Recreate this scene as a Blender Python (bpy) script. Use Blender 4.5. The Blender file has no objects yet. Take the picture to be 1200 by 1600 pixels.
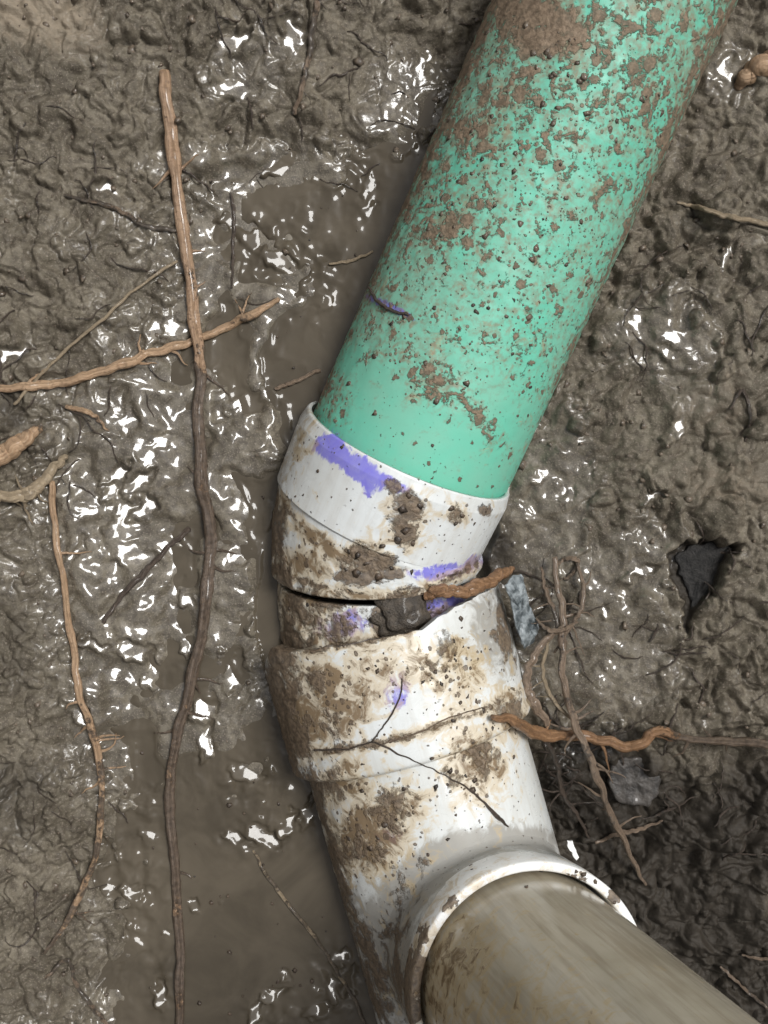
import bpy, math, random
import numpy as np
from mathutils import Vector
from mathutils.bvhtree import BVHTree

# ------------------------------------------------------------------ camera, sky, sun, exposure
scn = bpy.context.scene
COL = scn.collection
H = 0.55                       # camera height over the trench floor (m)
S0 = 0.00033                   # metres per photo pixel at floor level
F = H / S0                     # focal length in photo pixels
cd = bpy.data.cameras.new('camera')
cd.sensor_fit = 'VERTICAL'; cd.sensor_height = 24.0; cd.lens = 24.0 * F / 1600.0
cd.clip_start = 0.01; cd.clip_end = 100.0
cam = bpy.data.objects.new('camera', cd); COL.objects.link(cam)
cam.location = (0, 0, H); cam.rotation_euler = (0, 0, 0)
scn.camera = cam

SUN_DIR = Vector((0.42, 0.24, 0.88)).normalized()
w = bpy.data.worlds.new('World'); scn.world = w; w.use_nodes = True
wn = w.node_tree.nodes; wl = w.node_tree.links
sky = wn.new('ShaderNodeTexSky'); sky.sky_type = 'NISHITA'; sky.sun_disc = False
sky.sun_elevation = math.asin(SUN_DIR.z)
sky.sun_rotation = math.atan2(SUN_DIR.x, SUN_DIR.y)
sky.air_density = 1.0; sky.dust_density = 4.0; sky.ozone_density = 1.0
hs = wn.new('ShaderNodeHueSaturation'); hs.inputs['Saturation'].default_value = 0.25
bg = wn['Background']; bg.inputs['Strength'].default_value = 0.065
wl.new(sky.outputs[0], hs.inputs['Color']); wl.new(hs.outputs[0], bg.inputs['Color'])

sd = bpy.data.lights.new('sun', 'SUN'); sd.energy = 1.5; sd.angle = math.radians(20)
sd.color = (1.0, 0.985, 0.96)
sun = bpy.data.objects.new('sun', sd); COL.objects.link(sun)
sun.rotation_euler = (-SUN_DIR).to_track_quat('-Z', 'Y').to_euler()
scn.view_settings.view_transform = 'Standard'; scn.view_settings.look = 'None'
scn.view_settings.gamma = 1.0; scn.view_settings.exposure = 0.88
scn.render.engine = 'CYCLES'

random.seed(7)
RNG = np.random.default_rng(11)

# ------------------------------------------------------------------ numeric helpers
def P(px, py, z):              # photo pixel at height z -> world point
    d = (H - z) / F
    return np.array([(px - 600) * d, (800 - py) * d, z])

def project(v):                # world points -> photo pixels
    d = (H - v[..., 2]) / F
    return 600 + v[..., 0] / d, 800 - v[..., 1] / d

def nrm(a):
    a = np.asarray(a, float); return a / np.linalg.norm(a)

_perm = {}
def perlin(x, y, seed=0):
    if seed not in _perm:
        r = np.random.default_rng(1000 + seed)
        p = r.permutation(256); a = r.uniform(0, 2 * np.pi, 256)
        _perm[seed] = (np.concatenate([p, p]), np.cos(a), np.sin(a))
    p, gx, gy = _perm[seed]
    xi = np.floor(x).astype(np.int64); yi = np.floor(y).astype(np.int64)
    xf = x - xi; yf = y - yi
    xi &= 255; yi &= 255
    u = xf * xf * xf * (xf * (xf * 6 - 15) + 10); v = yf * yf * yf * (yf * (yf * 6 - 15) + 10)
    def g(ix, iy, dx, dy):
        h = p[p[ix & 255] + (iy & 255)]
        return gx[h] * dx + gy[h] * dy
    n00 = g(xi, yi, xf, yf); n10 = g(xi + 1, yi, xf - 1, yf)
    n01 = g(xi, yi + 1, xf, yf - 1); n11 = g(xi + 1, yi + 1, xf - 1, yf - 1)
    a = n00 + u * (n10 - n00); b = n01 + u * (n11 - n01)
    return (a + v * (b - a)) * 1.5

def fbm(x, y, oct, seed, gain=0.5):
    s = 0; a = 1; f = 1
    for i in range(oct):
        s = s + a * perlin(x * f + 13.7 * i, y * f - 7.1 * i, seed + i); a *= gain; f *= 2.03
    return s

def sstep(a, b, x):
    t = np.clip((x - a) / (b - a), 0, 1); return t * t * (3 - 2 * t)

def blobs(u, v, lst):          # soft elliptical patches, (x, y, rx, ry, rot deg, amp)
    out = np.zeros_like(u)
    for (x, y, rx, ry, rot, amp) in lst:
        c, s = math.cos(math.radians(rot)), math.sin(math.radians(rot))
        dx = u - x; dy = v - y
        a = (dx * c + dy * s) / rx; b = (-dx * s + dy * c) / ry
        out = np.maximum(out, amp * np.exp(-(a * a + b * b) ** 1.3 * 0.8))
    return out

def polydist(u, v, pts):       # distance to a polyline
    best = np.full(u.shape, 1e9)
    for (x0, y0), (x1, y1) in zip(pts[:-1], pts[1:]):
        dx, dy = x1 - x0, y1 - y0; L = dx * dx + dy * dy
        t = np.clip(((u - x0) * dx + (v - y0) * dy) / L, 0, 1)
        best = np.minimum(best, np.hypot(u - x0 - t * dx, v - y0 - t * dy))
    return best

# ------------------------------------------------------------------ object helpers
def tag(o, label=None, cat=None, group=None, kind=None):
    if label: o['label'] = label
    if cat: o['category'] = cat
    if group: o['group'] = group
    if kind: o['kind'] = kind
    return o

def empty(name, loc, label, cat, group=None):
    o = bpy.data.objects.new(name, None); COL.objects.link(o); o.location = tuple(loc)
    o.empty_display_size = 0.01
    return tag(o, label, cat, group)

def make_mesh(name, V, faces, smooth=True, attrs=None, mat=None):
    me = bpy.data.meshes.new(name)
    V = np.asarray(V, np.float32)
    if isinstance(faces, np.ndarray):
        k = faces.shape[1]; n = len(faces)
        me.vertices.add(len(V)); me.vertices.foreach_set('co', V.ravel())
        me.loops.add(n * k); me.loops.foreach_set('vertex_index', faces.astype(np.int32).ravel())
        me.polygons.add(n)
        me.polygons.foreach_set('loop_start', np.arange(0, n * k, k, dtype=np.int32))
        me.update(calc_edges=True)
    else:
        me.from_pydata([tuple(p) for p in V], [], faces); me.update()
    me.polygons.foreach_set('use_smooth', np.full(len(me.polygons), smooth))
    for an, av in (attrs or {}).items():
        av = np.asarray(av, np.float32)
        if av.ndim == 1:
            a = me.attributes.new(an, 'FLOAT', 'POINT'); a.data.foreach_set('value', av)
        else:
            a = me.attributes.new(an, 'FLOAT_VECTOR', 'POINT'); a.data.foreach_set('vector', av.ravel())
    if mat: me.materials.append(mat)
    me.validate()
    return me

SOLIDS = []                    # (verts, faces) in world space, for ray casts
def obj(name, V, faces, mat, parent=None, attrs=None, smooth=True, origin=None, solid=False):
    V = np.asarray(V, float)
    if parent is not None: org = np.array(parent['_w'])
    else: org = np.zeros(3) if origin is None else np.asarray(origin, float)
    me = make_mesh(name, V - org, faces, smooth, attrs, mat)
    o = bpy.data.objects.new(name, me); COL.objects.link(o)
    if parent is not None:
        o.parent = parent
        gp = parent
        o['_w'] = list(org)
    else:
        o.location = tuple(org); o['_w'] = list(org)
    if solid: SOLIDS.append((V, faces))
    return o

def thing(name, loc, label, cat, group=None):
    o = empty(name, loc, label, cat, group); o['_w'] = [float(c) for c in loc]; return o

def grid_faces(nr, ns, closed=True):
    i = np.arange(nr - 1)[:, None]; j = np.arange(ns if closed else ns - 1)[None, :]
    j2 = (j + 1) % ns
    a = i * ns + j; b = i * ns + j2; c = (i + 1) * ns + j2; d = (i + 1) * ns + j
    return np.stack([a, b, c, d], -1).reshape(-1, 4)

# ------------------------------------------------------------------ material helper
class M:
    def __init__(s, name):
        s.m = bpy.data.materials.new(name); s.m.use_nodes = True
        s.t = s.m.node_tree; s.n = s.t.nodes; s.l = s.t.links
        s.b = s.n['Principled BSDF']
    def put(s, sock, v):
        if v is None: return
        if hasattr(v, 'is_linked') or isinstance(v, bpy.types.NodeSocket): s.l.new(v, sock)
        elif isinstance(v, (tuple, list)) and len(v) == 3 and sock.type == 'RGBA': sock.default_value = (*v, 1)
        else: sock.default_value = v
    def coord(s):
        return s.n.new('ShaderNodeTexCoord').outputs['Object']
    def attr(s, name, vec=False):
        a = s.n.new('ShaderNodeAttribute'); a.attribute_name = name
        return a.outputs['Vector' if vec else 'Fac']
    def noise(s, vec, scale, detail=4, rough=0.55, dist=0.0):
        k = s.n.new('ShaderNodeTexNoise'); s.put(k.inputs['Vector'], vec)
        k.inputs['Scale'].default_value = scale; k.inputs['Detail'].default_value = detail
        k.inputs['Roughness'].default_value = rough; k.inputs['Distortion'].default_value = dist
        return k.outputs['Fac']
    def voro(s, vec, scale, out='Distance', rnd=1.0):
        k = s.n.new('ShaderNodeTexVoronoi'); s.put(k.inputs['Vector'], vec)
        k.inputs['Scale'].default_value = scale; k.inputs['Randomness'].default_value = rnd
        return k.outputs[out]
    def math(s, op, a, b=0.0, c=None, clamp=False):
        k = s.n.new('ShaderNodeMath'); k.operation = op; k.use_clamp = clamp
        s.put(k.inputs[0], a); s.put(k.inputs[1], b)
        if c is not None: s.put(k.inputs[2], c)
        return k.outputs[0]
    def step(s, v, a, b):
        k = s.n.new('ShaderNodeMapRange'); k.interpolation_type = 'SMOOTHSTEP'
        s.put(k.inputs['Value'], v); k.inputs['From Min'].default_value = a; k.inputs['From Max'].default_value = b
        return k.outputs['Result']
    def rng(s, v, a, b, c, d):
        k = s.n.new('ShaderNodeMapRange'); s.put(k.inputs['Value'], v)
        for n_, x in (('From Min', a), ('From Max', b), ('To Min', c), ('To Max', d)): k.inputs[n_].default_value = x
        return k.outputs['Result']
    def mix(s, f, a, b):
        k = s.n.new('ShaderNodeMix'); k.data_type = 'RGBA'
        s.put(k.inputs[0], f); s.put(k.inputs[6], a); s.put(k.inputs[7], b)
        return k.outputs[2]
    def scalev(s, vec, sc):
        k = s.n.new('ShaderNodeVectorMath'); k.operation = 'MULTIPLY'
        s.put(k.inputs[0], vec); k.inputs[1].default_value = sc
        return k.outputs[0]
    def bump(s, h, strength, dist, normal=None):
        k = s.n.new('ShaderNodeBump'); s.put(k.inputs['Strength'], strength)
        k.inputs['Distance'].default_value = dist; s.put(k.inputs['Height'], h)
        if normal is not None: s.put(k.inputs['Normal'], normal)
        return k.outputs['Normal']
    def out(s, color=None, rough=None, normal=None, coat=None, coat_rough=0.05, ior=None, coat_normal=None, spec=None):
        s.put(s.b.inputs['Base Color'], color); s.put(s.b.inputs['Roughness'], rough)
        s.put(s.b.inputs['Normal'], normal)
        if coat is not None:
            s.put(s.b.inputs['Coat Weight'], coat); s.put(s.b.inputs['Coat Roughness'], coat_rough)
            s.b.inputs['Coat IOR'].default_value = 1.5
        if coat_normal is not None: s.put(s.b.inputs['Coat Normal'], coat_normal)
        if ior: s.b.inputs['IOR'].default_value = ior
        if spec is not None: s.put(s.b.inputs['Specular IOR Level'], spec)
        return s.m

MUD_A = (0.092, 0.078, 0.056); MUD_B = (0.165, 0.143, 0.106); MUD_D = (0.033, 0.027, 0.020)

def mat_mud():
    m = M('wet_mud'); c = m.coord()
    wet = m.attr('wet'); dark = m.attr('dark'); tan = m.attr('tan')
    n1 = m.noise(c, 45, 8, 0.62); n2 = m.noise(c, 260, 6, 0.6); n3 = m.noise(c, 1100, 3, 0.6)
    col = m.mix(m.step(n1, 0.35, 0.65), MUD_A, MUD_B)
    col = m.mix(m.math('MULTIPLY', m.step(n2, 0.42, 0.62), 0.62), col, (0.054, 0.043, 0.032))
    col = m.mix(m.math('MULTIPLY', m.step(n3, 0.54, 0.68), 0.62), col, (0.26, 0.222, 0.175))
    col = m.mix(m.step(m.math('ADD', tan, m.math('MULTIPLY', m.math('SUBTRACT', n2, 0.5), 0.7)), 0.35, 0.75), col, (0.225, 0.185, 0.135))
    col = m.mix(m.step(m.math('ADD', dark, m.math('MULTIPLY', m.math('SUBTRACT', n1, 0.5), 0.9)), 0.3, 0.75), col, MUD_D)
    h = m.math('ADD', m.math('MULTIPLY', n2, 1.0), m.math('MULTIPLY', n3, 0.35))
    nb = m.bump(h, 0.55, 0.0022)
    nc = m.bump(m.math('ADD', n2, m.math('MULTIPLY', n3, 0.3)), m.rng(m.attr('slick'), 0, 1, 0.30, 0.03), 0.0014)
    film = m.step(m.math('ADD', wet, m.math('MULTIPLY', m.math('SUBTRACT', n1, 0.5), 0.9)), 0.35, 0.6)
    return m.out(col, 0.62, nb, coat=film, coat_rough=0.02, coat_normal=nc, spec=0.3)

def mat_water():
    m = M('turbid_water'); c = m.coord()
    n1 = m.noise(c, 16, 6, 0.6, 1.8); n2 = m.noise(c, 90, 3, 0.5)
    col = m.mix(m.step(n1, 0.3, 0.7), (0.064, 0.053, 0.038), (0.096, 0.080, 0.058))
    nb = m.bump(n2, 0.10, 0.001)
    return m.out(col, 0.06, nb, ior=1.33)

def mat_pipe(name, base, film, film_amt, rough, streak=0.0, mud_scale=70, speck=0.0, dirt=(0.30, 0.235, 0.15), mudcol=((0.085, 0.060, 0.040), (0.17, 0.125, 0.083)), veil=0.0, grainy=0.0, soft=0.0):
    """plastic with attributes mud / stain / purple laid on it"""
    m = M(name); c = m.coord(); tuv = m.attr('tuv', True)
    mud = m.attr('mud'); stain = m.attr('stain'); pur = m.attr('purple'); grey = m.attr('grey')
    n1 = m.noise(c, mud_scale, 7, 0.62, 0.6); n2 = m.noise(c, 420, 5, 0.6); n0 = m.noise(c, 16, 4, 0.6)
    n3 = m.noise(c, 130, 6, 0.65, 0.8)
    sv = m.scalev(tuv, (220, 14, 220)); ns = m.noise(sv, 1.0, 5, 0.6)
    sw = m.scalev(tuv, (300, 80, 300)); np_ = m.noise(sw, 1.0, 4, 0.6)
    col = m.mix(m.math('MULTIPLY', m.step(n0, 0.35, 0.7), film_amt), base, film)
    if streak: col = m.mix(m.math('MULTIPLY', m.step(ns, 0.42, 0.66), streak), col, dirt)
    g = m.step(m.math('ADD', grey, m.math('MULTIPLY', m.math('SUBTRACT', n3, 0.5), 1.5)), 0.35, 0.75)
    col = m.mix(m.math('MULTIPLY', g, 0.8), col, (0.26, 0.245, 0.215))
    p = m.step(m.math('ADD', pur, m.math('ADD', m.math('MULTIPLY', m.math('SUBTRACT', np_, 0.5), 1.0), m.math('MULTIPLY', m.math('SUBTRACT', n3, 0.5), 1.1))), 0.34, 0.60)
    col = m.mix(m.math('MULTIPLY', p, m.rng(n3, 0.3, 0.7, 0.75, 1.0)), col, m.mix(n0, (0.13, 0.115, 0.56), (0.20, 0.185, 0.64)))
    st = m.math('ADD', m.math('ADD', stain, m.math('MULTIPLY', mud, 0.32)), m.math('MULTIPLY', m.math('SUBTRACT', n3, 0.5), 2.2))
    s1 = m.step(st, 0.30, 0.62); s2 = m.step(st, 0.62, 0.98)
    col = m.mix(m.math('MULTIPLY', s1, 0.55), col, (0.52, 0.39, 0.20))
    col = m.mix(m.math('MULTIPLY', s2, 0.85), col, (0.15, 0.092, 0.04))
    mm = m.math('ADD', mud, m.math('ADD', m.math('MULTIPLY', m.math('SUBTRACT', n1, 0.5), 1.7), m.math('MULTIPLY', m.math('SUBTRACT', n2, 0.5), 0.55)))
    mk = m.step(mm, 0.50 - soft, 0.56 + soft)
    if grainy:
        vg = m.voro(c, 300); vgc = m.voro(c, 300, 'Color'); sp3 = m.n.new('ShaderNodeSeparateColor'); m.put(sp3.inputs[0], vgc)
        amt = m.math('MULTIPLY', m.math('POWER', sp3.outputs[0], 2.0), m.math('MULTIPLY', m.math('MAXIMUM', stain, 0.12), grainy))
        gr = m.math('SUBTRACT', 1.0, m.step(m.math('SUBTRACT', m.math('ADD', vg, m.math('MULTIPLY', m.math('SUBTRACT', n2, 0.5), 0.7)), amt), 0.0, 0.09))
        mk = m.math('MAXIMUM', mk, m.math('MULTIPLY', gr, 0.9))
    if veil:
        vl = m.math('ADD', mud, m.math('ADD', m.math('MULTIPLY', m.math('SUBTRACT', n3, 0.5), 1.3), m.math('MULTIPLY', m.math('SUBTRACT', n2, 0.5), 1.2)))
        col = m.mix(m.math('MULTIPLY', m.step(vl, 0.15, 0.75), veil), col, (0.215, 0.16, 0.105))
        vf = m.voro(c, 430); vfc = m.voro(c, 430, 'Color'); sp2 = m.n.new('ShaderNodeSeparateColor'); m.put(sp2.inputs[0], vfc)
        pep = m.math('SUBTRACT', 1.0, m.step(m.math('SUBTRACT', vf, m.math('MULTIPLY', m.math('MULTIPLY', m.math('POWER', sp2.outputs[0], 3.0), mud), 1.1)), 0.0, 0.1))
        mk = m.math('MAXIMUM', mk, m.math('MULTIPLY', pep, 0.85))
    if speck:
        vd = m.voro(c, 125); vc = m.voro(c, 125, 'Color')
        sep = m.n.new('ShaderNodeSeparateColor'); m.put(sep.inputs[0], vc)
        size = m.math('MULTIPLY', m.math('POWER', sep.outputs[0], 2.0), m.math('MULTIPLY', m.math('MAXIMUM', mud, 0.08), speck * 1.5))
        d2 = m.math('ADD', vd, m.math('MULTIPLY', m.math('SUBTRACT', n2, 0.5), 0.85))
        sp = m.math('SUBTRACT', 1.0, m.step(m.math('SUBTRACT', d2, size), 0.0, 0.06))
        mk = m.math('MAXIMUM', mk, sp)
    mc = m.mix(m.step(n2, 0.38, 0.62), mudcol[0], mudcol[1])
    mc = m.mix(m.math('MULTIPLY', m.step(n1, 0.62, 0.8), 0.8), mc, (0.075, 0.052, 0.036))
    col = m.mix(m.math('MULTIPLY', mk, 0.94), col, mc)
    h = m.math('ADD', m.math('MULTIPLY', mk, 1.0), m.math('ADD', m.math('MULTIPLY', m.math('MULTIPLY', mk, n2), 1.2), m.math('MULTIPLY', s2, 0.25)))
    nb = m.bump(h, 0.7, 0.0011, m.bump(n3, 0.08, 0.001))
    r = m.math('ADD', m.rng(n3, 0.3, 0.7, rough - 0.07, rough + 0.1), m.math('MULTIPLY', mk, 0.22))
    return m.out(col, r, nb)

def mat_root(name, a, b, mudc, mud_amt, rough=0.5, coat=0.25):
    m = M(name); c = m.coord(); tuv = m.attr('tuv', True)
    n1 = m.noise(m.scalev(tuv, (900, 90, 900)), 1.0, 6, 0.65); n2 = m.noise(c, 420, 6, 0.68); n3 = m.noise(c, 70, 6, 0.65)
    n4 = m.noise(m.scalev(tuv, (200, 420, 200)), 1.0, 3, 0.5)
    col = m.mix(m.step(n1, 0.35, 0.65), a, b)
    col = m.mix(m.math('MULTIPLY', m.step(n4, 0.56, 0.68), 0.5), col, tuple(x * 0.45 for x in a))
    col = m.mix(m.math('MULTIPLY', m.step(n2, 0.52, 0.66), 0.45), col, tuple(x * 0.5 for x in a))
    mud = m.attr('mud')
    k = m.step(m.math('ADD', mud, m.math('ADD', m.math('MULTIPLY', m.math('SUBTRACT', n3, 0.5), 1.8), m.math('MULTIPLY', m.math('SUBTRACT', n2, 0.5), 0.8))), 0.5 - mud_amt, 0.66 - mud_amt)
    mc = m.mix(m.step(n2, 0.4, 0.62), mudc, tuple(x * 0.5 for x in mudc))
    col = m.mix(m.math('MULTIPLY', k, 0.93), col, mc)
    nb = m.bump(m.math('ADD', m.math('ADD', n1, n2), m.math('MULTIPLY', k, 0.6)), 0.8, 0.0013)
    return m.out(col, rough, nb, coat=m.math('MULTIPLY', m.step(n3, 0.4, 0.6), coat), coat_rough=0.1)

def mat_plain(name, a, b, scale, rough, bump=0.5, coat=0.0, bd=0.0015):
    m = M(name); c = m.coord(); n1 = m.noise(c, scale, 6, 0.62); n2 = m.noise(c, scale * 4, 4, 0.6)
    col = m.mix(m.step(n1, 0.35, 0.65), a, b)
    return m.out(col, rough, m.bump(m.math('ADD', n1, m.math('MULTIPLY', n2, 0.4)), bump, bd), coat=coat, coat_rough=0.08)

MAT_MUD = mat_mud(); MAT_WATER = mat_water()
MAT_GREEN = mat_pipe('green_plastic', (0.125, 0.495, 0.355), (0.21, 0.45, 0.335), 0.85, 0.5, mud_scale=120, speck=0.62, soft=0.035, mudcol=((0.13, 0.088, 0.057), (0.23, 0.165, 0.11)), veil=0.8)
MAT_WHITE = mat_pipe('white_plastic', (0.66, 0.69, 0.69), (0.54, 0.55, 0.52), 0.8, 0.30, streak=0.16, grainy=0.6, soft=0.07)
MAT_RIM = mat_pipe('clean_white_plastic', (0.80, 0.81, 0.80), (0.70, 0.70, 0.67), 0.5, 0.3)
MAT_RISER = mat_pipe('stained_beige_plastic', (0.56, 0.51, 0.405), (0.40, 0.35, 0.255), 0.9, 0.17, streak=0.42, dirt=(0.24, 0.19, 0.125))
MAT_TAN = mat_root('tan_root_bark', (0.34, 0.21, 0.12), (0.46, 0.32, 0.20), (0.14, 0.105, 0.075), 0.0)
MAT_BROWN = mat_root('brown_root_bark', (0.15, 0.105, 0.072), (0.25, 0.185, 0.13), (0.10, 0.080, 0.06), 0.1, 0.42, 0.5)
MAT_ORANGE = mat_root('orange_root_bark', (0.20, 0.105, 0.05), (0.30, 0.17, 0.085), (0.13, 0.095, 0.065), 0.0, 0.45, 0.4)
MAT_DARKROOT = mat_root('dark_root_bark', (0.05, 0.036, 0.027), (0.09, 0.065, 0.047), (0.075, 0.058, 0.042), 0.1, 0.5, 0.4)
MAT_STRAW = mat_root('straw_fibre', (0.26, 0.20, 0.13), (0.36, 0.285, 0.19), (0.14, 0.11, 0.08), -0.1, 0.5, 0.3)
MAT_STONE = mat_plain('black_stone', (0.007, 0.0065, 0.006), (0.026, 0.024, 0.022), 260, 0.75, 0.9, 0.0)
MAT_CRUMB = mat_plain('mud_crumb', (0.065, 0.048, 0.033), (0.15, 0.115, 0.08), 300, 0.55, 0.6, 0.5)
MAT_SPECK = mat_plain('dark_speck', (0.022, 0.017, 0.013), (0.10, 0.07, 0.047), 220, 0.5, 0.6, 0.25)
MAT_SHARD = mat_plain('grey_plastic_break', (0.045, 0.058, 0.064), (0.30, 0.335, 0.35), 170, 0.35, 0.7, 0.4)

# ------------------------------------------------------------------ pipe layout (world space)
G0 = P(671, 640, 0.006); G1 = P(941, 40, 0.038)
GA = nrm(G1 - G0)                                  # green pipe axis, rising to the upper right
GR = 0.0532
G_END = G0 - GA * 0.052; G_FAR = G1 + GA * 0.20
T_DIR = nrm([0.27, -0.96, 0.0])                    # run of the tee
T_C = P(619, 1060, -0.002)
TR = 0.0568; HUB_R = 0.0635
B_AX = nrm([0.215, 0.03, 0.975])                   # branch of the tee and the riser in it
B_RIM = P(832, 1544, 0.085)
B_R = 0.0547; RISER_R = 0.0485
E_TOP = P(640, 700, 0.010); E_BOT = P(588, 884, -0.008)

# ------------------------------------------------------------------ ground
CP = [(0,-60,28),(200,-60,24),(400,-60,19),(600,-60,12),(740,-60,6),(1180,-60,42),(1290,-60,44),
 (0,150,27),(150,150,21),(300,150,16),(450,150,11),(600,150,7),(690,150,-2),(1130,150,32),(1210,150,40),
 (0,300,26),(150,300,19),(265,300,8),(400,320,-2),(400,262,3.0),(500,262,2.5),(500,300,-3),(600,320,-9),(1060,300,27),(1200,300,35),
 (0,450,24),(130,450,17),(240,450,6),(330,450,1.5),(430,450,0.5),(540,460,-6),(990,450,20),(1100,450,26),(1200,450,33),
 (0,600,22),(80,600,10),(180,600,8),(280,600,4),(380,600,2),(455,620,-3),(920,600,13),(1050,600,22),(1200,600,31),
 (0,750,20),(80,750,12),(165,750,8),(280,750,4),(370,750,2.2),(415,760,-1),(830,760,2),(900,750,8),(1050,750,18),(1200,750,26),
 (0,900,18),(60,900,14),(150,900,8.5),(250,900,4.5),(360,900,2.2),(415,900,-1),(790,890,-8),(880,900,2),(960,900,4),(1050,900,12),(1200,900,23),
 (0,1050,20),(80,1050,12),(160,1050,7.5),(260,1050,3.6),(360,1050,1.4),(410,1060,3),(850,1040,-10),(930,1050,1),(1000,1050,4),(1100,1050,12),(1200,1050,21),
 (0,1200,22),(90,1200,14),(165,1200,3),(215,1140,2),(300,1170,-0.5),(250,1230,-4),(350,1210,-4),(440,1180,1),(840,1150,-18),(930,1140,-6),(1020,1140,1),(1120,1150,6),(1200,1150,13),
 (0,1350,24),(75,1350,14),(150,1350,-1),(250,1350,-5),(350,1350,-7),(500,1350,-7),(890,1250,-32),(980,1250,-25),(1080,1250,-13),(1200,1250,0),
 (0,1500,25),(80,1500,14),(160,1500,0),(240,1500,-5),(400,1500,-8),(540,1500,-8),(960,1400,-38),(1080,1400,-28),(1200,1400,-12),
 (0,1660,25),(80,1660,14),(160,1660,0),(250,1660,-5),(420,1660,-8),(580,1660,-8),(1100,1560,-42),(1200,1560,-26),(1150,1680,-42)]
CP = np.array(CP, float)

def base_height(u, v):
    u, v = u + 26 * fbm(u / 120, v / 120, 3, 300), v + 26 * fbm(u / 120, v / 120, 3, 310)
    u, v = u + 20 * fbm(u / 48, v / 48, 2, 320), v + 34 * fbm(u / 75, v / 75, 2, 325)
    num = np.zeros_like(u); den = np.zeros_like(u) + 1e-12
    for x, y, z in CP:
        wgt = np.exp(-((u - x) ** 2 + (v - y) ** 2) / (2 * 62.0 ** 2)) + 1e-7 / (1 + ((u - x) ** 2 + (v - y) ** 2) / 1e4)
        num += wgt * z; den += wgt
    return num / den * 0.001

def axis1d(a, b, step, far):
    core = list(np.arange(a, b + 0.1, step)); s = step
    hi = []; x = core[-1]
    while x < far: s *= 1.12; x += s; hi.append(x)
    s = step; lo = []; x = core[0]
    while x > -far: s *= 1.12; x -= s; lo.append(x)
    return np.array(lo[::-1] + core + hi)

US = axis1d(-60, 1260, 2.0, 12000); VS = axis1d(-60, 1660, 2.0, 12000)
UU, VV = np.meshgrid(US, VS)                       # photo-scale units on the floor, 1 unit = S0 metres
X = (UU - 600) * S0; Y = (800 - VV) * S0
uc = np.clip(UU, -60, 1260); vc = np.clip(VV, -60, 1660)
zb = base_height(uc, vc)
for _ in range(2):                                 # the drawn layout refers to what is seen, so allow for the bank's height
    k = 1 / (1 - zb / H)
    zb = base_height(600 + (uc - 600) * k, 800 + (vc - 800) * k)
k = 1 / (1 - zb / H); QU = 600 + (uc - 600) * k; QV = 800 + (vc - 800) * k

slurry = np.clip(blobs(QU, QV, [(250, 850, 170, 330, 6, 1.0), (400, 420, 130, 150, 20, 1.0), (230, 1080, 140, 150, 0, 1.0), (400, 110, 90, 50, 0, 0.45), (380, 590, 140, 120, 0, 1), (400, 262, 150, 26, 4, 1.0), (1030, 520, 75, 50, 0, 0.95), (990, 890, 60, 60, 0, 0.9), (850, 740, 50, 60, 20, 0.8), (1140, 110, 40, 40, 0, 0.9)]) * 1.3, 0, 1)
deep = np.clip(blobs(QU, QV, [(420, 1400, 150, 330, -8, 1), (450, 330, 90, 80, 0, 1), (350, 1600, 180, 150, 0, 1)]) * 1.3, 0, 1)
pool = np.clip(blobs(QU, QV, [(930, 1000, 110, 150, 0, 1), (850, 800, 70, 120, 15, 1), (620, 200, 50, 120, 25, 0.75)]) * 1.25, 0, 1)
darkz = np.clip(blobs(QU, QV, [(1030, 1420, 190, 240, -20, 1.0), (930, 1240, 120, 110, 0, 0.9), (10, 1020, 80, 130, 0, 0.45), (20, 640, 40, 50, 0, 0.5), (1200, 1300, 160, 150, 0, 0.75),
      (780, 880, 40, 70, 0, 0.6), (40, 1250, 90, 100, 0, 0.45), (1130, 1560, 200, 160, 0, 1)]) * 1.1, 0, 1)  # dark organic clods, with the pit's shade put into the soil colour too
rough = np.clip(1 - np.maximum(np.maximum(slurry, deep), pool), 0.0, 1)
Xm, Ym = X * 1000, Y * 1000                        # millimetres
wx = Xm + 6 * fbm(Xm / 24, Ym / 24, 3, 40); wy = Ym + 6 * fbm(Xm / 24, Ym / 24, 3, 50)
big = fbm(wx / 55, wy / 55, 2, 1)
lump = np.abs(fbm(wx / 26, wy / 26, 3, 5, 0.55))
fine = fbm(wx / 8.5, wy / 8.5, 4, 10, 0.6)
crack = np.abs(perlin(wx / 17, wy / 17, 20)) ; crack = np.exp(-(crack / 0.06) ** 2)
rnd = 0.55 + 0.45 * np.tanh(2.5 * fbm(Xm / 70, Ym / 70, 2, 60))
soft = 1 - 0.55 * np.clip(blobs(QU, QV, [(1060, 640, 140, 110, 0, 1), (930, 680, 90, 110, 20, 1), (60, 60, 130, 90, 0, .6), (620, 90, 90, 120, 0, .8)]), 0, 1)
micro = fbm(wx / 3.4, wy / 3.4, 2, 14, 0.6)
rel = (2.4 * big + rough * ((8.5 * (lump - 0.4) + 2.0 * fine * rnd + 0.55 * micro * rnd ** 2 - 1.6 * crack) * soft)) * 0.001
# soft undulating skin of the slurry: wide low folds with short ripples
sl = 1.1 * fbm(wx / 22, wy / 22, 2, 70) + 0.55 * fbm(wx / 9, wy / 9, 3, 75, 0.5) - 0.55 * np.abs(perlin(wx / 13, wy / 13, 79))
calm = sstep(-0.05, 0.45, fbm(Xm / 34, Ym / 34, 2, 74))
sl = 1.35 * np.tanh(1.7 * fbm(wx / 24, wy / 24, 2, 70, 0.4)) + calm * (0.26 * fbm(wx / 9, wy / 9, 2, 75, 0.4) - 0.65 * np.abs(perlin(wx / 15, wy / 15, 79)))
rel += slurry * (1 - deep) * sl * 0.0030 + pool * 0.0009 * fbm(wx / 12, wy / 12, 3, 85)
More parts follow.
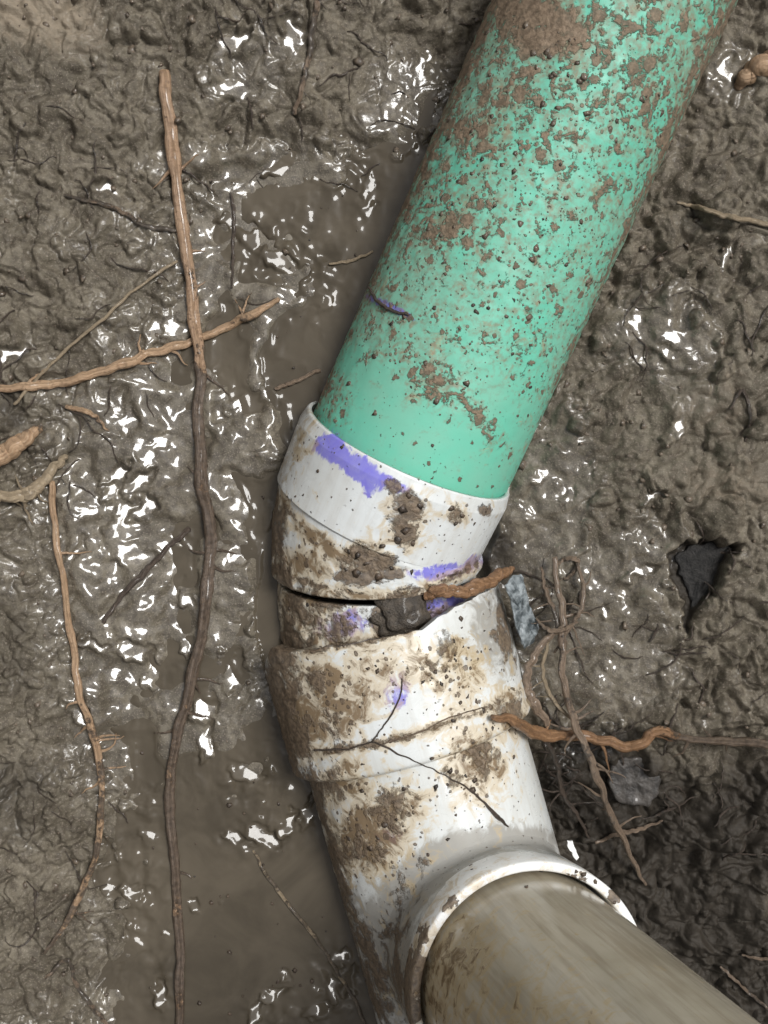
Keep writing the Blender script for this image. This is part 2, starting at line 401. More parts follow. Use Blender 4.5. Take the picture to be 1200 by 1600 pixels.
# unseen trench sides rise outside the frame, heightened below and left to block skylight
ox = np.maximum(np.maximum(-60 - UU, UU - 1260), 0); oy = np.maximum(np.maximum(-60 - VV, VV - 1660), 0)
od = np.hypot(ox, oy)
bank = 0.30 * sstep(500, 2100, od) + 0.34 * sstep(120, 1000, np.maximum(VV - 1660, 0) + 0.55 * np.maximum(-60 - UU, 0) + 0.35 * np.maximum(UU - 1260, 0)) + 0.012 * fbm(X / 0.12, Y / 0.12, 4, 90) * sstep(80, 500, od)
Z = zb + rel * np.exp(-od / 900) + bank

# mud clods pressed into the surface
FN = fbm(wx / 5.5, wy / 5.5, 2, 16)
core_u = (US > -60) & (US < 1260); core_v = (VS > -60) & (VS < 1660)
iu0 = np.where(core_u)[0][0]; iv0 = np.where(core_v)[0][0]; nu = core_u.sum(); nv = core_v.sum()
def stamp(n, rmin, rmax, mask, hf, power=2.2):
    for _ in range(n):
        cu = RNG.uniform(-40, 1240); cv = RNG.uniform(-40, 1640)
        i = iv0 + int((cv + 60) / 2); j = iu0 + int((cu + 60) / 2)
        if RNG.random() > mask[i, j]: continue
        r = rmin + (rmax - rmin) * RNG.random() ** power     # photo px
        k = int(r / 2 * 1.5) + 2
        sl_ = (slice(i - k, i + k + 1), slice(j - k, j + k + 1))
        if i - k < 0 or j - k < 0: continue
        a = RNG.uniform(0, np.pi); e = RNG.uniform(0.6, 1.0); c, s = np.cos(a), np.sin(a)
        du = UU[sl_] - cu; dv = VV[sl_] - cv
        ph = RNG.uniform(0, 6.28); th = np.arctan2(dv, du)
        rr = r * (1 + 0.13 * np.sin(3 * th + ph) + 0.08 * np.sin(5 * th + 2 * ph))
        q = (((du * c + dv * s)) ** 2 + ((-du * s + dv * c) / e) ** 2) / rr ** 2
        dome = np.clip(1 - q ** 1.3, 0, 1) ** 0.62 * r * S0 * hf * (1 + 0.45 * FN[sl_])
        moat = -0.10 * r * S0 * np.exp(-((q - 1.15) / 0.35) ** 2)
        Z[sl_] = np.where(q < 1, np.maximum(Z[sl_], Z[i, j] - 0.3 * r * S0 * hf + dome * 1.1), Z[sl_] + moat)
grain = np.clip(rough * (0.35 + 0.9 * rnd) + 0.9 * darkz * rough, 0, 1)
topl = blobs(UU, VV, [(250, 60, 330, 150, 0, 1), (60, 300, 160, 250, 0, 0.8), (1120, 420, 150, 350, 0, 0.9)])
stamp(200, 14, 34, np.clip(topl * rough, 0, 1) * 0.9, 0.55, 1.2)
stamp(900, 6, 22, grain, 0.65)
stamp(500, 3, 8, grain, 0.4)
stamp(160, 2.5, 6, slurry * 0.8, 0.4)
stamp(120, 3, 8, deep * 0.5, 2.2)
stamp(90, 12, 30, np.clip(darkz * rough * 1.2, 0, 1), 0.8)
stamp(2200, 4, 13, np.clip(darkz * 1.1, 0, 1), 0.9)

# smooth wet facets added and tilted between camera and sun to make glints
def lean(hgt, XX, YY, UX, VX, faces, seed, mark=None):
    wu_ = UX + 9 * fbm(XX / 0.007, YY / 0.007, 2, seed); wv_ = VX + 9 * fbm(XX / 0.007, YY / 0.007, 2, seed + 5)
    bend = 0.0009 * fbm(XX / 0.013, YY / 0.013, 2, seed + 9, 0.35)
    for (px, py, rx, ry, rot) in faces:
        x0, y0 = (px - 600) * S0, (800 - py) * S0
        hv = (Vector((-x0, -y0, H)).normalized() + SUN_DIR).normalized()
        c, sn = math.cos(math.radians(rot)), math.sin(math.radians(rot)); du = wu_ - px; dv = wv_ - py
        q = ((du * c + dv * sn) / (rx * 1.2)) ** 2 + ((-du * sn + dv * c) / (ry * 1.25)) ** 2
        near = q < 6
        if not near.any(): continue
        wgt = np.where(near, 1 - sstep(0.55, 1.9, q), 0)
        z0 = (hgt * wgt).sum() / max(wgt.sum(), 1e-9)
        plane = z0 - hv.x / hv.z * (XX - x0) - hv.y / hv.z * (YY - y0) + bend
        hgt = hgt * (1 - wgt) + plane * wgt
        if mark is not None: np.maximum(mark, wgt, out=mark)
    return hgt
LEAN = [(195, 815, 34, 17, -50), (228, 795, 22, 10, -30), (210, 868, 26, 15, 10), (180, 745, 22, 7, -40), (228, 710, 24, 10, 60), (255, 690, 18, 6, -20), (285, 845, 16, 9, 30), (170, 770, 18, 6, -60), (215, 1018, 30, 12, 20), (235, 1050, 10, 24, 0), (150, 1005, 20, 7, 10),
   (370, 865, 16, 12, 0), (362, 1050, 12, 24, 10), (318, 1108, 20, 13, -40), (325, 1160, 8, 20, 0), (200, 660, 8, 18, 20), (215, 755, 26, 8, -35), (365, 62, 32, 11, -38), (455, 55, 13, 26, 0), (362, 138, 34, 11, 0), (335, 545, 15, 26, 20), (265, 515, 24, 12, 0), (240, 520, 8, 20, 20),
   (385, 630, 30, 10, -15), (425, 622, 18, 9, 35), (1050, 530, 24, 10, 10), (1040, 552, 18, 9, 40), (992, 500, 11, 12, 0), (1135, 112, 12, 20, 0), (1140, 400, 6, 18, 20), (845, 745, 14, 6, -20), (888, 775, 6, 17, 20), (1000, 895, 26, 6, -20), (662, 98, 6, 16, 20), (170, 295, 16, 6, 30),
   (15, 552, 20, 8, -20), (450, 462, 12, 7, 0), (130, 1120, 20, 8, 50), (290, 940, 14, 8, 0), (290, 1010, 8, 14, 0), (948, 955, 7, 9, 0), (1060, 670, 6, 16, 10), (1018, 780, 16, 5, -20), (270, 920, 8, 18, 10), (345, 520, 18, 6, -30), (120, 860, 20, 6, -50)]
leanm = np.zeros_like(Z)
Z = lean(Z, X, Y, QU, QV, LEAN, 400, leanm)
slick0 = leanm
# the hollow for the black stone, and room under every pipe
STONE = [(1044, 866), (1068, 848), (1110, 840), (1140, 850), (1166, 852), (1142, 884), (1122, 926), (1092, 960), (1074, 1004), (1066, 980), (1070, 940), (1050, 905)]
def inside(u, v, poly):
    c = np.zeros(u.shape, bool)
    for (x0, y0), (x1, y1) in zip(poly, poly[1:] + poly[:1]):
        c ^= ((y0 > v) != (y1 > v)) & (u < (x1 - x0) * (v - y0) / (y1 - y0 + 1e-9) + x0)
    return c
hu = QU + 6 * fbm(Xm / 5, Ym / 5, 2, 330); hv = QV + 6 * fbm(Xm / 5, Ym / 5, 2, 340)
sdp = polydist(hu, hv, STONE + STONE[:1]) * np.where(inside(hu, hv, STONE), -1, 1)
hol = sstep(4, -9, sdp)
Z = Z * (1 - hol) + hol * 0.0035 + hol * 0.0012 * fbm(Xm / 6, Ym / 6, 3, 350)
darkz = np.maximum(darkz, sstep(2, -6, sdp))
def carve(A, B, R):
    global Z
    A = np.asarray(A); B = np.asarray(B); d = B - A; L2 = d[0] ** 2 + d[1] ** 2
    t = np.clip(((X - A[0]) * d[0] + (Y - A[1]) * d[1]) / L2, 0, 1)
    dist = np.hypot(X - A[0] - t * d[0], Y - A[1] - t * d[1]); zc = A[2] + t * d[2]
    lim = zc - 0.55 * np.sqrt(np.clip(R * R - dist * dist, 0, None))
    Z = np.where(dist < R, np.minimum(Z, lim), Z)
    near = np.exp(-((dist - R) / 0.004) ** 2) * (dist >= R)
    Z = np.where(dist >= R, np.minimum(Z, zc + 0.004 + (dist - R) * 0.8), Z)
carve(G_END, G_FAR, GR); carve(E_TOP, E_BOT, 0.056); carve(E_BOT, T_C, 0.055)
carve(T_C - T_DIR * 0.035, T_C + T_DIR * 0.02, HUB_R); carve(T_C, T_C + T_DIR * 0.32, TR)

wet = np.clip(0.30 + 0.65 * np.maximum(slurry, np.maximum(pool, deep)) + 0.2 * fbm(Xm / 40, Ym / 40, 2, 95) - 0.18 * darkz, 0, 1)
tan = np.clip(blobs(UU, VV, [(60, 40, 170, 80, 20, 0.7), (1100, 640, 110, 100, 0, 0.45), (1120, 760, 140, 60, 10, 0.5), (1180, 480, 70, 160, 0, 0.35), (60, 1540, 60, 90, 0, 0.35), (1180, 950, 60, 120, 0, 0.3)]), 0, 1)
slick = np.clip(np.maximum(np.maximum(slurry, deep), np.maximum(pool, leanm)), 0, 1)
wet = np.maximum(wet, 1.3 * leanm)
GV = np.stack([X, Y, Z], -1).reshape(-1, 3); GF = grid_faces(len(VS), len(US), False)[:, ::-1]
ground = obj('ground', GV, GF, MAT_MUD, attrs={'wet': wet.ravel(), 'dark': darkz.ravel(), 'tan': tan.ravel(), 'slick': slick.ravel()})
tag(ground, 'wet brown clumpy mud of the trench floor and banks', None, None, 'structure')

def ground_z(x, y):
    u = 600 + x / S0; v = 800 - y / S0
    j = int(np.clip(np.searchsorted(US, u) - 1, 0, len(US) - 2)); i = int(np.clip(np.searchsorted(VS, v) - 1, 0, len(VS) - 2))
    a = np.clip((u - US[j]) / (US[j + 1] - US[j]), 0, 1); b = np.clip((v - VS[i]) / (VS[i + 1] - VS[i]), 0, 1)
    return (Z[i, j] * (1 - a) + Z[i, j + 1] * a) * (1 - b) + (Z[i + 1, j] * (1 - a) + Z[i + 1, j + 1] * a) * b

# ------------------------------------------------------------------ muddy water lying in the channel
wu = np.arange(-50, 700, 2.2); wv = np.arange(100, 1760, 2.2)
WU, WV = np.meshgrid(wu, wv); wX = (WU - 600) * S0; wY = (800 - WV) * S0
ii = np.clip(np.searchsorted(VS, WV) - 1, 0, len(VS) - 2); jj = np.clip(np.searchsorted(US, WU) - 1, 0, len(US) - 2)
gz = Z[ii, jj]
WL = -0.0004
depth = WL - gz
wz = WL + 0.0011 * np.exp(-np.clip(depth, 0, None) / 0.0011) + 0.00012 * fbm(wX / 0.03, wY / 0.03, 2, 120)
rip = np.clip(1.2 * blobs(WU, WV, [(205, 1390, 60, 80, 0, 1), (525, 1540, 45, 70, 0, 1), (430, 1580, 60, 36, 0, .9), (390, 1225, 60, 50, 0, 1), (415, 1300, 80, 36, -15, 1), (325, 1130, 50, 60, 0, .9), (160, 1110, 70, 60, 0, .9), (445, 400, 90, 60, 25, 1), (400, 275, 160, 22, 0, 1),
    (560, 290, 30, 60, 0, .7), (250, 1530, 30, 60, 0, .8), (230, 1300, 40, 40, 0, .7), (470, 340, 40, 40, 0, .4)]), 0, 1)
wz = wz + rip * (0.0016 * fbm(wX / 0.009, wY / 0.009, 2, 125, 0.35) - 0.0012 * np.abs(perlin(wX / 0.008, wY / 0.008, 127)))
WLEAN = [(440, 268, 60, 7, -3), (350, 280, 50, 9, 4), (510, 266, 20, 14, 0), (400, 375, 26, 12, 35), (440, 408, 30, 11, 30), (370, 350, 20, 7, 20), (410, 1308, 24, 12, 25), (452, 1288, 20, 9, -50), (365, 1308, 14, 6, 20), (385, 1208, 22, 9, 10), (205, 1393, 14, 8, 15), (188, 1450, 8, 14, 0), (250, 1555, 8, 15, 0), (232, 1304, 11, 6, 10),
   (530, 1497, 14, 8, -40), (520, 1545, 10, 14, 0), (545, 1535, 9, 16, 20), (500, 1580, 20, 7, -15), (400, 1580, 7, 18, 10), (425, 1558, 22, 6, -15), (170, 1386, 8, 6, 0), (445, 1523, 6, 6, 0), (575, 290, 6, 20, 10), (575, 325, 8, 10, 40), (320, 1165, 8, 18, 0), (480, 1265, 6, 18, 15), (260, 1458, 7, 5, 0), (300, 1415, 5, 5, 0)]
wz = lean(wz, wX, wY, WU, WV, WLEAN, 420)  # water patches tilted at chosen spots to throw sun glints at the camera
keep = (depth > -0.0035) & (WU > 600 - 1.1 * (WV - 100) ) & ((WU < 690 - 0.15 * (WV - 100)) | (WV > 800))
k4 = keep[:-1, :-1] & keep[1:, :-1] & keep[:-1, 1:] & keep[1:, 1:]
wf = grid_faces(len(wv), len(wu), False)[:, ::-1][k4.ravel()]
used = np.unique(wf); remap = -np.ones(WU.size, int); remap[used] = np.arange(len(used))
WVt = np.stack([wX, wY, wz], -1).reshape(-1, 3)[used]
water = obj('muddy_water', WVt, remap[wf], MAT_WATER)
tag(water, 'smooth brown muddy water standing beside the pipe', None, None, 'structure')

# ------------------------------------------------------------------ pipes
def frame(a):
    a = nrm(a); up = np.array([0, 0, 1.0])
    if abs(a[2]) > 0.8: up = np.array([0, 1.0, 0])
    e2 = nrm(up - a * np.dot(up, a)); e1 = np.cross(a, e2)
    return a, e1, e2

NS = 220
PHI = np.linspace(0, 2 * np.pi, NS, endpoint=False)
def ring(c, a, R):
    a, e1, e2 = frame(a)
    R = np.broadcast_to(R, PHI.shape)
    return np.asarray(c)[None, :] + (np.cos(PHI) * R)[:, None] * e2 + (np.sin(PHI) * R)[:, None] * e1

def tube(keys, n, wall, lip=0.0008, cap0=True, cap1=True):
    """keys: (centre, axis, radius). Returns verts, quads, tuv: outer skin, inner skin, rounded lips."""
    kc = np.array([k[0] for k in keys], float); ka = np.array([nrm(k[1]) for k in keys]); kr = np.array([np.broadcast_to(k[2], PHI.shape) for k in keys], float)
    L = np.concatenate([[0], np.cumsum(np.linalg.norm(np.diff(kc, axis=0), axis=1))])
    s = np.unique(np.concatenate([np.linspace(0, L[-1], n), L, [lip, L[-1] - lip]]))
    C = np.stack([np.interp(s, L, kc[:, i]) for i in range(3)], 1); A = np.stack([np.interp(s, L, ka[:, i]) for i in range(3)], 1)
    Rr = np.stack([np.interp(s, L, kr[:, j]) for j in range(NS)], 1)
    rings = []; sv = []
    for i in range(len(s)):
        r = Rr[i] - (lip * 0.6 if i in (0, len(s) - 1) else 0)
        rings.append(ring(C[i], A[i], r)); sv.append(s[i])
    if wall:
        rings.append(ring(C[-1], A[-1], Rr[-1] - wall)); sv.append(s[-1] + wall)
        for i in range(len(s) - 2, 0, -max(1, len(s) // 12)):
            rings.append(ring(C[i], A[i], Rr[i] - wall)); sv.append(s[i])
        rings.append(ring(C[0], A[0], Rr[0] - wall)); sv.append(-wall)
        rings.append(rings[0]); sv.append(0)
    return rings, sv

def finish(name, rings, sv, mat, parent, fields, jitter=0.0, seed=200, solid=True):
    V = np.concatenate(rings); nr = len(rings)
    Fq = grid_faces(nr, NS, True)
    r = np.mean(np.linalg.norm(rings[0] - rings[0].mean(0), axis=1))
    tuv = np.stack([np.tile(PHI * r, nr), np.repeat(np.array(sv), NS), np.zeros(nr * NS)], -1)
    u, v = project(V)
    at = {'tuv': tuv}
    for k_ in ('mud', 'stain', 'purple', 'grey'):
        at[k_] = fields[k_](u, v) if k_ in fields else np.zeros(len(V))
    if jitter:
        m_ = np.clip(at['mud'], 0, 1)
        V = V + nrm_rows(V - np.repeat(np.array([q.mean(0) for q in rings]), NS, 0)) * (jitter * m_ * (0.5 + fbm(tuv[:, 0] / 0.006, tuv[:, 1] / 0.006, 3, seed)))[:, None]
    return obj(name, V, Fq, mat, parent, at, True, solid=solid)

def nrm_rows(a): return a / np.maximum(np.linalg.norm(a, axis=1), 1e-9)[:, None]

# green pipe
green = thing('green_pipe', (G_END + G_FAR) / 2 - np.array([0, 0, GR]), 'mint green plastic sewer pipe spattered with brown mud', 'pipe')
def f_green_mud(u, v):
    edge = sstep(0.55, 1.0, np.abs(axis_side(u, v)))
    b = blobs(u, v, [(850, 40, 95, 55, 20, 0.66), (810, 130, 60, 40, -60, 0.40), (740, 210, 60, 45, -30, 0.46), (660, 300, 45, 130, 25, 0.40), (740, 320, 40, 30, 0, 0.45),
       (690, 360, 90, 45, -15, 0.50), (600, 500, 70, 90, 25, 0.36), (680, 590, 70, 45, 40, 0.52), (740, 640, 22, 100, -38, 0.46), (640, 545, 60, 50, 0, 0.36), (900, 330, 70, 90, 0, 0.36),
       (520, 620, 40, 50, 0, 0.42), (1000, 130, 90, 160, 20, 0.33), (790, 560, 60, 60, 0, 0.3)])
    side = axis_side(u, v)
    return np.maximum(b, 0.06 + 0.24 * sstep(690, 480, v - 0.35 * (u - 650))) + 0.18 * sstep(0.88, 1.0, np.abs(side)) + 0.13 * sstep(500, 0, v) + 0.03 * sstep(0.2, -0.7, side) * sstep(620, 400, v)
def axis_side(u, v):
    # signed distance from the pipe's centre line in radii, + to the right
    return ((u - 671) * 0.912 + (v - 640) * 0.410) / 168.0
def f_green_pur(u, v):
    return blobs(u, v, [(610, 480, 48, 7, 25, 0.75), (535, 700, 50, 9, 35, 0.62), (520, 690, 14, 25, 0, 0.5)])
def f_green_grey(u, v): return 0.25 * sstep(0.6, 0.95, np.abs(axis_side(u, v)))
rings_, sv_ = tube([(G_END, GA, GR), (G_FAR, GA, GR)], 300, 0.004)
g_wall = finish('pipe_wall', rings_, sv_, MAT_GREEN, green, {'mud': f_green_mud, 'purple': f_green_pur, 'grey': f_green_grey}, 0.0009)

# elbow fitting: hub over the green pipe, bend, spigot going into the broken hub
EA0 = nrm(GA * 1.0 + np.array([0, 0, 0.12])); 
EA1 = nrm([-0.03, 0.97, 0.25])
elbow = thing('elbow_fitting', E_BOT - np.array([0, 0, 0.056]), 'white plastic elbow with purple primer smears, glued on the green pipe', 'pipe fitting')
def f_el_mud(u, v):
    return blobs(u, v, [(640, 790, 26, 30, 0, 0.78), (630, 835, 28, 26, 0, 0.74), (615, 760, 16, 14, 0, 0.6), (712, 803, 14, 18, 0, 0.66), (575, 885, 62, 34, 8, 0.82), (560, 868, 32, 22, 0, 0.7), (757, 797, 12, 10, 0, 0.6),
       (432, 830, 22, 60, 0, 0.82), (436, 900, 30, 40, 0, 0.70), (455, 930, 50, 16, 10, 0.55), (470, 960, 60, 50, 0, 0.62), (450, 1000, 60, 26, 0, 0.80), (625, 965, 52, 45, 0, 0.9), (520, 940, 40, 20, 0, 0.5), (540, 985, 60, 30, 0, 0.45), (800, 940, 60, 60, 0, 0.5)]) + 0.1
def f_el_stain(u, v):
    return blobs(u, v, [(500, 845, 60, 18, 33, 0.75), (478, 880, 60, 26, 10, 0.72), (560, 860, 40, 22, 0, 0.6), (640, 810, 48, 60, 0, 0.42), (712, 803, 26, 28, 0, 0.5), (470, 940, 80, 30, 0, 0.6), (470, 700, 22, 60, 20, 0.42), (480, 985, 90, 40, 0, 0.55)]) + 0.06
def f_el_pur(u, v):
    return blobs(u, v, [(520, 702, 30, 22, 35, 1.0), (565, 735, 45, 20, 32, 0.98), (615, 757, 34, 12, 25, 0.75), (580, 760, 14, 20, 0, 0.7), (690, 893, 58, 14, -8, 0.72), (740, 880, 25, 14, -20, 0.62), (680, 950, 70, 22, -8, 0.66), (540, 975, 60, 24, -15, 0.66)])
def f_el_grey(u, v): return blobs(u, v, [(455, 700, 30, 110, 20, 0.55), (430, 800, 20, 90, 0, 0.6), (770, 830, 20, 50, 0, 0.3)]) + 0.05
SEAM_E = [[(432, 780), (470, 818), (525, 855), (590, 884)], [(432, 888), (470, 906), (520, 922), (580, 931), (620, 932), (680, 915), (745, 882)], [(424, 1012), (470, 1018), (540, 1006), (600, 994), (660, 982), (700, 955)]]
SEAM_T = [[(430, 1162), (500, 1176), (580, 1163), (658, 1144), (758, 1110), (808, 1080)], [(424, 1012), (470, 1018), (540, 1008), (640, 988)]]
def seam(u, v, L, wd): return np.max([np.exp(-(polydist(u, v, l) / wd) ** 2) for l in L], axis=0)
_m, _s = f_el_mud, f_el_stain
f_el_mud = lambda u, v: np.maximum(_m(u, v) * 0.88, 0.52 * seam(u, v, SEAM_E, 9.0))
f_el_stain = lambda u, v: np.maximum(_s(u, v), 0.62 * seam(u, v, SEAM_E, 17.0))
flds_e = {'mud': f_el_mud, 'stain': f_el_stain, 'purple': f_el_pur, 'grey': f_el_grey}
E_MID = E_TOP - EA0 * 0.040
rings_, sv_ = tube([(E_TOP, EA0, 0.0555), (E_TOP - EA0 * 0.007, EA0, 0.0570), (E_MID, EA0, 0.0560)], 60, 0.0022)
finish('hub', rings_, sv_, MAT_WHITE, elbow, flds_e, 0.0008)
keys = []
for t in np.linspace(0, 1, 9):
    c = E_MID * (1 - t) + E_BOT * t + EA0 * 0.004 * (1 - t); keys.append((c, nrm(EA0 * (1 - t) + EA1 * t), 0.0553 - 0.0008 * t))
rings_, sv_ = tube(keys, 60, 0.004)
finish('bend', rings_, sv_, MAT_WHITE, elbow, flds_e, 0.0010)
S_END = E_BOT + nrm([0.06, -0.97, -0.12]) * 0.075
rings_, sv_ = tube([(E_BOT - EA1 * 0.0042, EA1, 0.0516), (E_BOT - EA1 * 0.014, EA1, 0.0524), (S_END, nrm([-0.1, 0.97, 0.1]), 0.0515)], 90, 0.004)
finish('spigot', rings_, sv_, MAT_WHITE, elbow, flds_e, 0.0012)

# tee fitting: broken upper hub, run, upright branch with its hub
tee = thing('tee_fitting', T_C + T_DIR * 0.13 - np.array([0, 0, TR]), 'white plastic tee with a cracked open upper hub, stained brown', 'pipe fitting')
def f_t_mud(u, v):
    left = blobs(u, v, [(440, 1060, 36, 90, 0, 0.78), (455, 1165, 40, 45, 0, 0.85), (485, 1240, 30, 90, -12, 0.72), (525, 1370, 30, 110, -15, 0.70), (560, 1500, 40, 120, -15, 0.7), (500, 1060, 26, 22, 0, 0.72)])
    return np.maximum(left, blobs(u, v, [(680, 1040, 50, 40, 0, 0.48), (700, 1010, 30, 30, 0, 0.5), (790, 985, 25, 70, -15, 0.55), (745, 1185, 45, 45, 0, 0.44), (700, 1215, 30, 20, 0, 0.45), (620, 1060, 50, 30, 0, 0.4), (610, 1270, 60, 40, -30, 0.5),
       (560, 1320, 50, 50, 0, 0.5), (520, 1225, 30, 40, 0, 0.55), (800, 1110, 30, 26, 0, 0.55), (620, 1430, 40, 110, 20, 0.46), (600, 1560, 60, 100, 0, 0.55), (490, 1130, 50, 30, 0, 0.5), (790, 890, 200, 30, 0, 0.3)])) + 0.08
def f_t_stain(u, v):
    return blobs(u, v, [(525, 1090, 80, 70, 0, 0.78), (470, 1120, 60, 60, 0, 0.8), (740, 1190, 55, 70, -20, 0.66), (580, 1300, 70, 60, -30, 0.84), (545, 1230, 45, 50, 0, 0.6), (620, 1270, 60, 40, -20, 0.62), (640, 1040, 70, 40, 0, 0.55), (720, 1060, 60, 60, 0, 0.52), (800, 1130, 60, 40, 0, 0.5), (590, 1020, 110, 20, -8, 0.5)]) + 0.10
def f_t_pur(u, v): return blobs(u, v, [(623, 1085, 30, 26, -40, 0.58), (610, 1305, 26, 20, 0, 0.52), (620, 1060, 16, 30, 30, 0.52)])
def f_t_grey(u, v): return 0.8 * np.exp(-(polydist(u, v, [(606, 1480), (640, 1385), (700, 1335), (780, 1308), (850, 1312), (895, 1335)]) / 26.0) ** 2) + blobs(u, v, [(770, 990, 40, 90, -15, 0.75), (720, 1030, 50, 50, 0, 0.6), (640, 1380, 120, 60, -35, 0.55), (600, 1500, 50, 130, -10, 0.85), (560, 1440, 30, 90, -15, 0.7)]) + 0.05  # shade above the branch hub put into the colour, along with grey dirt
_m2, _s2 = f_t_mud, f_t_stain
f_t_mud = lambda u, v: np.maximum(_m2(u, v) * 0.90, 0.50 * seam(u, v, SEAM_T, 9.0))
f_t_stain = lambda u, v: np.maximum(_s2(u, v), 0.62 * seam(u, v, SEAM_T, 18.0))
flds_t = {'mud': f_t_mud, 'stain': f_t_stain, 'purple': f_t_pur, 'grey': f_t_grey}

def hit_cyl(px, py, A, a, R):      # where the sight line through a pixel meets a cylinder -> (phi, s)
    o = np.array([0, 0, H]); d = nrm(P(px, py, 0) - o); a, e1, e2 = frame(a)
    oo = o - A; dp = d - a * np.dot(d, a); op = oo - a * np.dot(oo, a)
    qa = dp @ dp; qb = 2 * dp @ op; qc = op @ op - R * R; D = qb * qb - 4 * qa * qc
    t = (-qb - math.sqrt(max(D, 0))) / (2 * qa); p = o + d * t - A
    return math.atan2(p @ e1, p @ e2), p @ a
edge_px = [(424, 1012), (440, 1016), (470, 1018), (505, 1013), (540, 1008), (575, 1001), (600, 996), (625, 991), (645, 987), (660, 983), (672, 974), (690, 962), (715, 948), (740, 935), (765, 922), (785, 908), (800, 899)]
es = sorted(hit_cyl(x, y, T_C, T_DIR, HUB_R) for x, y in edge_px)
ep = [e[0] for e in es]; ev = [e[1] for e in es]
ep = [ep[0] - 0.8] + ep + [ep[-1] + 0.5]; ev = [ev[0] + 0.008] + ev + [ev[-1] + 0.016]
ph_ = (PHI + np.pi) % (2 * np.pi) - np.pi
s_start = np.interp(ph_, ep, ev) + 0.0007 * perlin(ph_ * 9, ph_ * 0 + 3.3, 130) + 0.0004 * perlin(ph_ * 31, ph_ * 0 + 1.3, 131)
s_endh = 0.030
ta, te1, te2 = frame(T_DIR)
def cyl_pts(s, R):
    s = np.broadcast_to(s, PHI.shape); R = np.broadcast_to(R, PHI.shape)
    return T_C[None] + s[:, None] * ta + (np.cos(PHI) * R)[:, None] * te2 + (np.sin(PHI) * R)[:, None] * te1
rings_ = []; sv_ = []
for t in np.linspace(0, 1, 45):
    rings_.append(cyl_pts(s_start + (s_endh - s_start) * t, HUB_R - (0.0005 if t == 0 else 0))); sv_.append(t * 0.07)
for sx, dr in ((0.001, 0.0006), (0.002, 0.002), (0.0026, 0.0045), (0.0028, 0.012)):
    rings_.append(cyl_pts(s_endh + sx, HUB_R - dr)); sv_.append(0.07 + sx)
rings_.append(cyl_pts(s_endh - 0.004, HUB_R - 0.0055)); sv_.append(0.06)
for t in np.linspace(0.9, 0, 12):
    rings_.append(cyl_pts(s_start + (s_endh - s_start) * t, HUB_R - 0.0055)); sv_.append(t * 0.07)
rings_.append(rings_[0]); sv_.append(0)
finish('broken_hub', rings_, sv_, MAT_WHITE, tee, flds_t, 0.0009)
rings_, sv_ = tube([(T_C + T_DIR * 0.024, T_DIR, TR), (T_C + T_DIR * 0.31, T_DIR, TR)], 170, 0.005)
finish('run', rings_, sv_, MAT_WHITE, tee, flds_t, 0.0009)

ba, be1, be2 = frame(B_AX)
def bpts(h, R):
    h = np.broadcast_to(h, PHI.shape); R = np.broadcast_to(R, PHI.shape)
    return B_RIM[None] + h[:, None] * ba + (np.cos(PHI) * R)[:, None] * be2 + (np.sin(PHI) * R)[:, None] * be1
def foot(R):                       # height (along the branch, below the rim) where it meets the run
    p = bpts(0.0, R); q = p - T_C; qp = q - np.outer(q @ ta, ta); d = ba - ta * (ba @ ta)
    a_ = d @ d; b_ = 2 * qp @ d; c_ = (qp * qp).sum(1) - (TR - 0.0006) ** 2
    D = np.maximum(b_ * b_ - 4 * a_ * c_, 0); return (-b_ + np.sqrt(D)) / (2 * a_)
rings_ = []; sv_ = []
RB = B_R - 0.0022
def foot_ok(R):
    p = bpts(0.0, R); q = p - T_C; qp = q - np.outer(q @ ta, ta); d = ba - ta * (ba @ ta)
    side = np.abs(qp @ nrm(np.cross(ta, d))); return sstep(TR - 0.0005, TR - 0.006, side)
okf = foot_ok(RB + 0.004)
fil = 0.0055 * okf
for a in np.linspace(0, np.pi / 2, 10):
    R = RB + fil * (1 - math.sin(a)); h0 = np.where(okf > 0.01, np.maximum(foot(R), -0.09), -0.09)
    rings_.append(bpts(np.minimum(h0 + fil * (1 - math.cos(a)), -0.012), R)); sv_.append(a * 0.006)
hb = np.minimum(np.where(okf > 0.01, np.maximum(foot(RB), -0.09), -0.09) + fil, -0.012)
for t in np.linspace(0.05, 0.95, 24):
    rings_.append(bpts(hb + (-0.010 - hb) * t, RB + 0.0022 * t)); sv_.append(0.02 + 0.04 * t)
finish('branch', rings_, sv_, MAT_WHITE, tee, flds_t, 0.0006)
rings_ = []; sv_ = []
def f_rim_mud(u, v): return blobs(u, v, [(650, 1470, 20, 30, 30, 0.6), (900, 1368, 22, 10, 20, 0.66), (635, 1540, 40, 70, 0, 0.75), (960, 1400, 16, 10, 40, 0.5), (760, 1365, 30, 10, -20, 0.38), (700, 1412, 20, 12, -40, 0.42)]) + 0.1
prof = [(-0.020, B_R - 0.001), (-0.012, B_R), (-0.0010, B_R), (-0.0003, B_R - 0.0004), (0, B_R - 0.001), (0, B_R - 0.0036), (-0.0004, B_R - 0.0042), (-0.001, B_R - 0.0045), (-0.03, B_R - 0.0050)]
for h, R in prof: rings_.append(bpts(h, R)); sv_.append(h)
finish('branch_rim', rings_, sv_, MAT_RIM, tee, {'mud': f_rim_mud, 'stain': lambda u, v: 0 * u + 0.2 + 0.25 * sstep(760, 650, u), 'grey': lambda u, v: blobs(u, v, [(640, 1500, 40, 60, 0, 0.7)])})

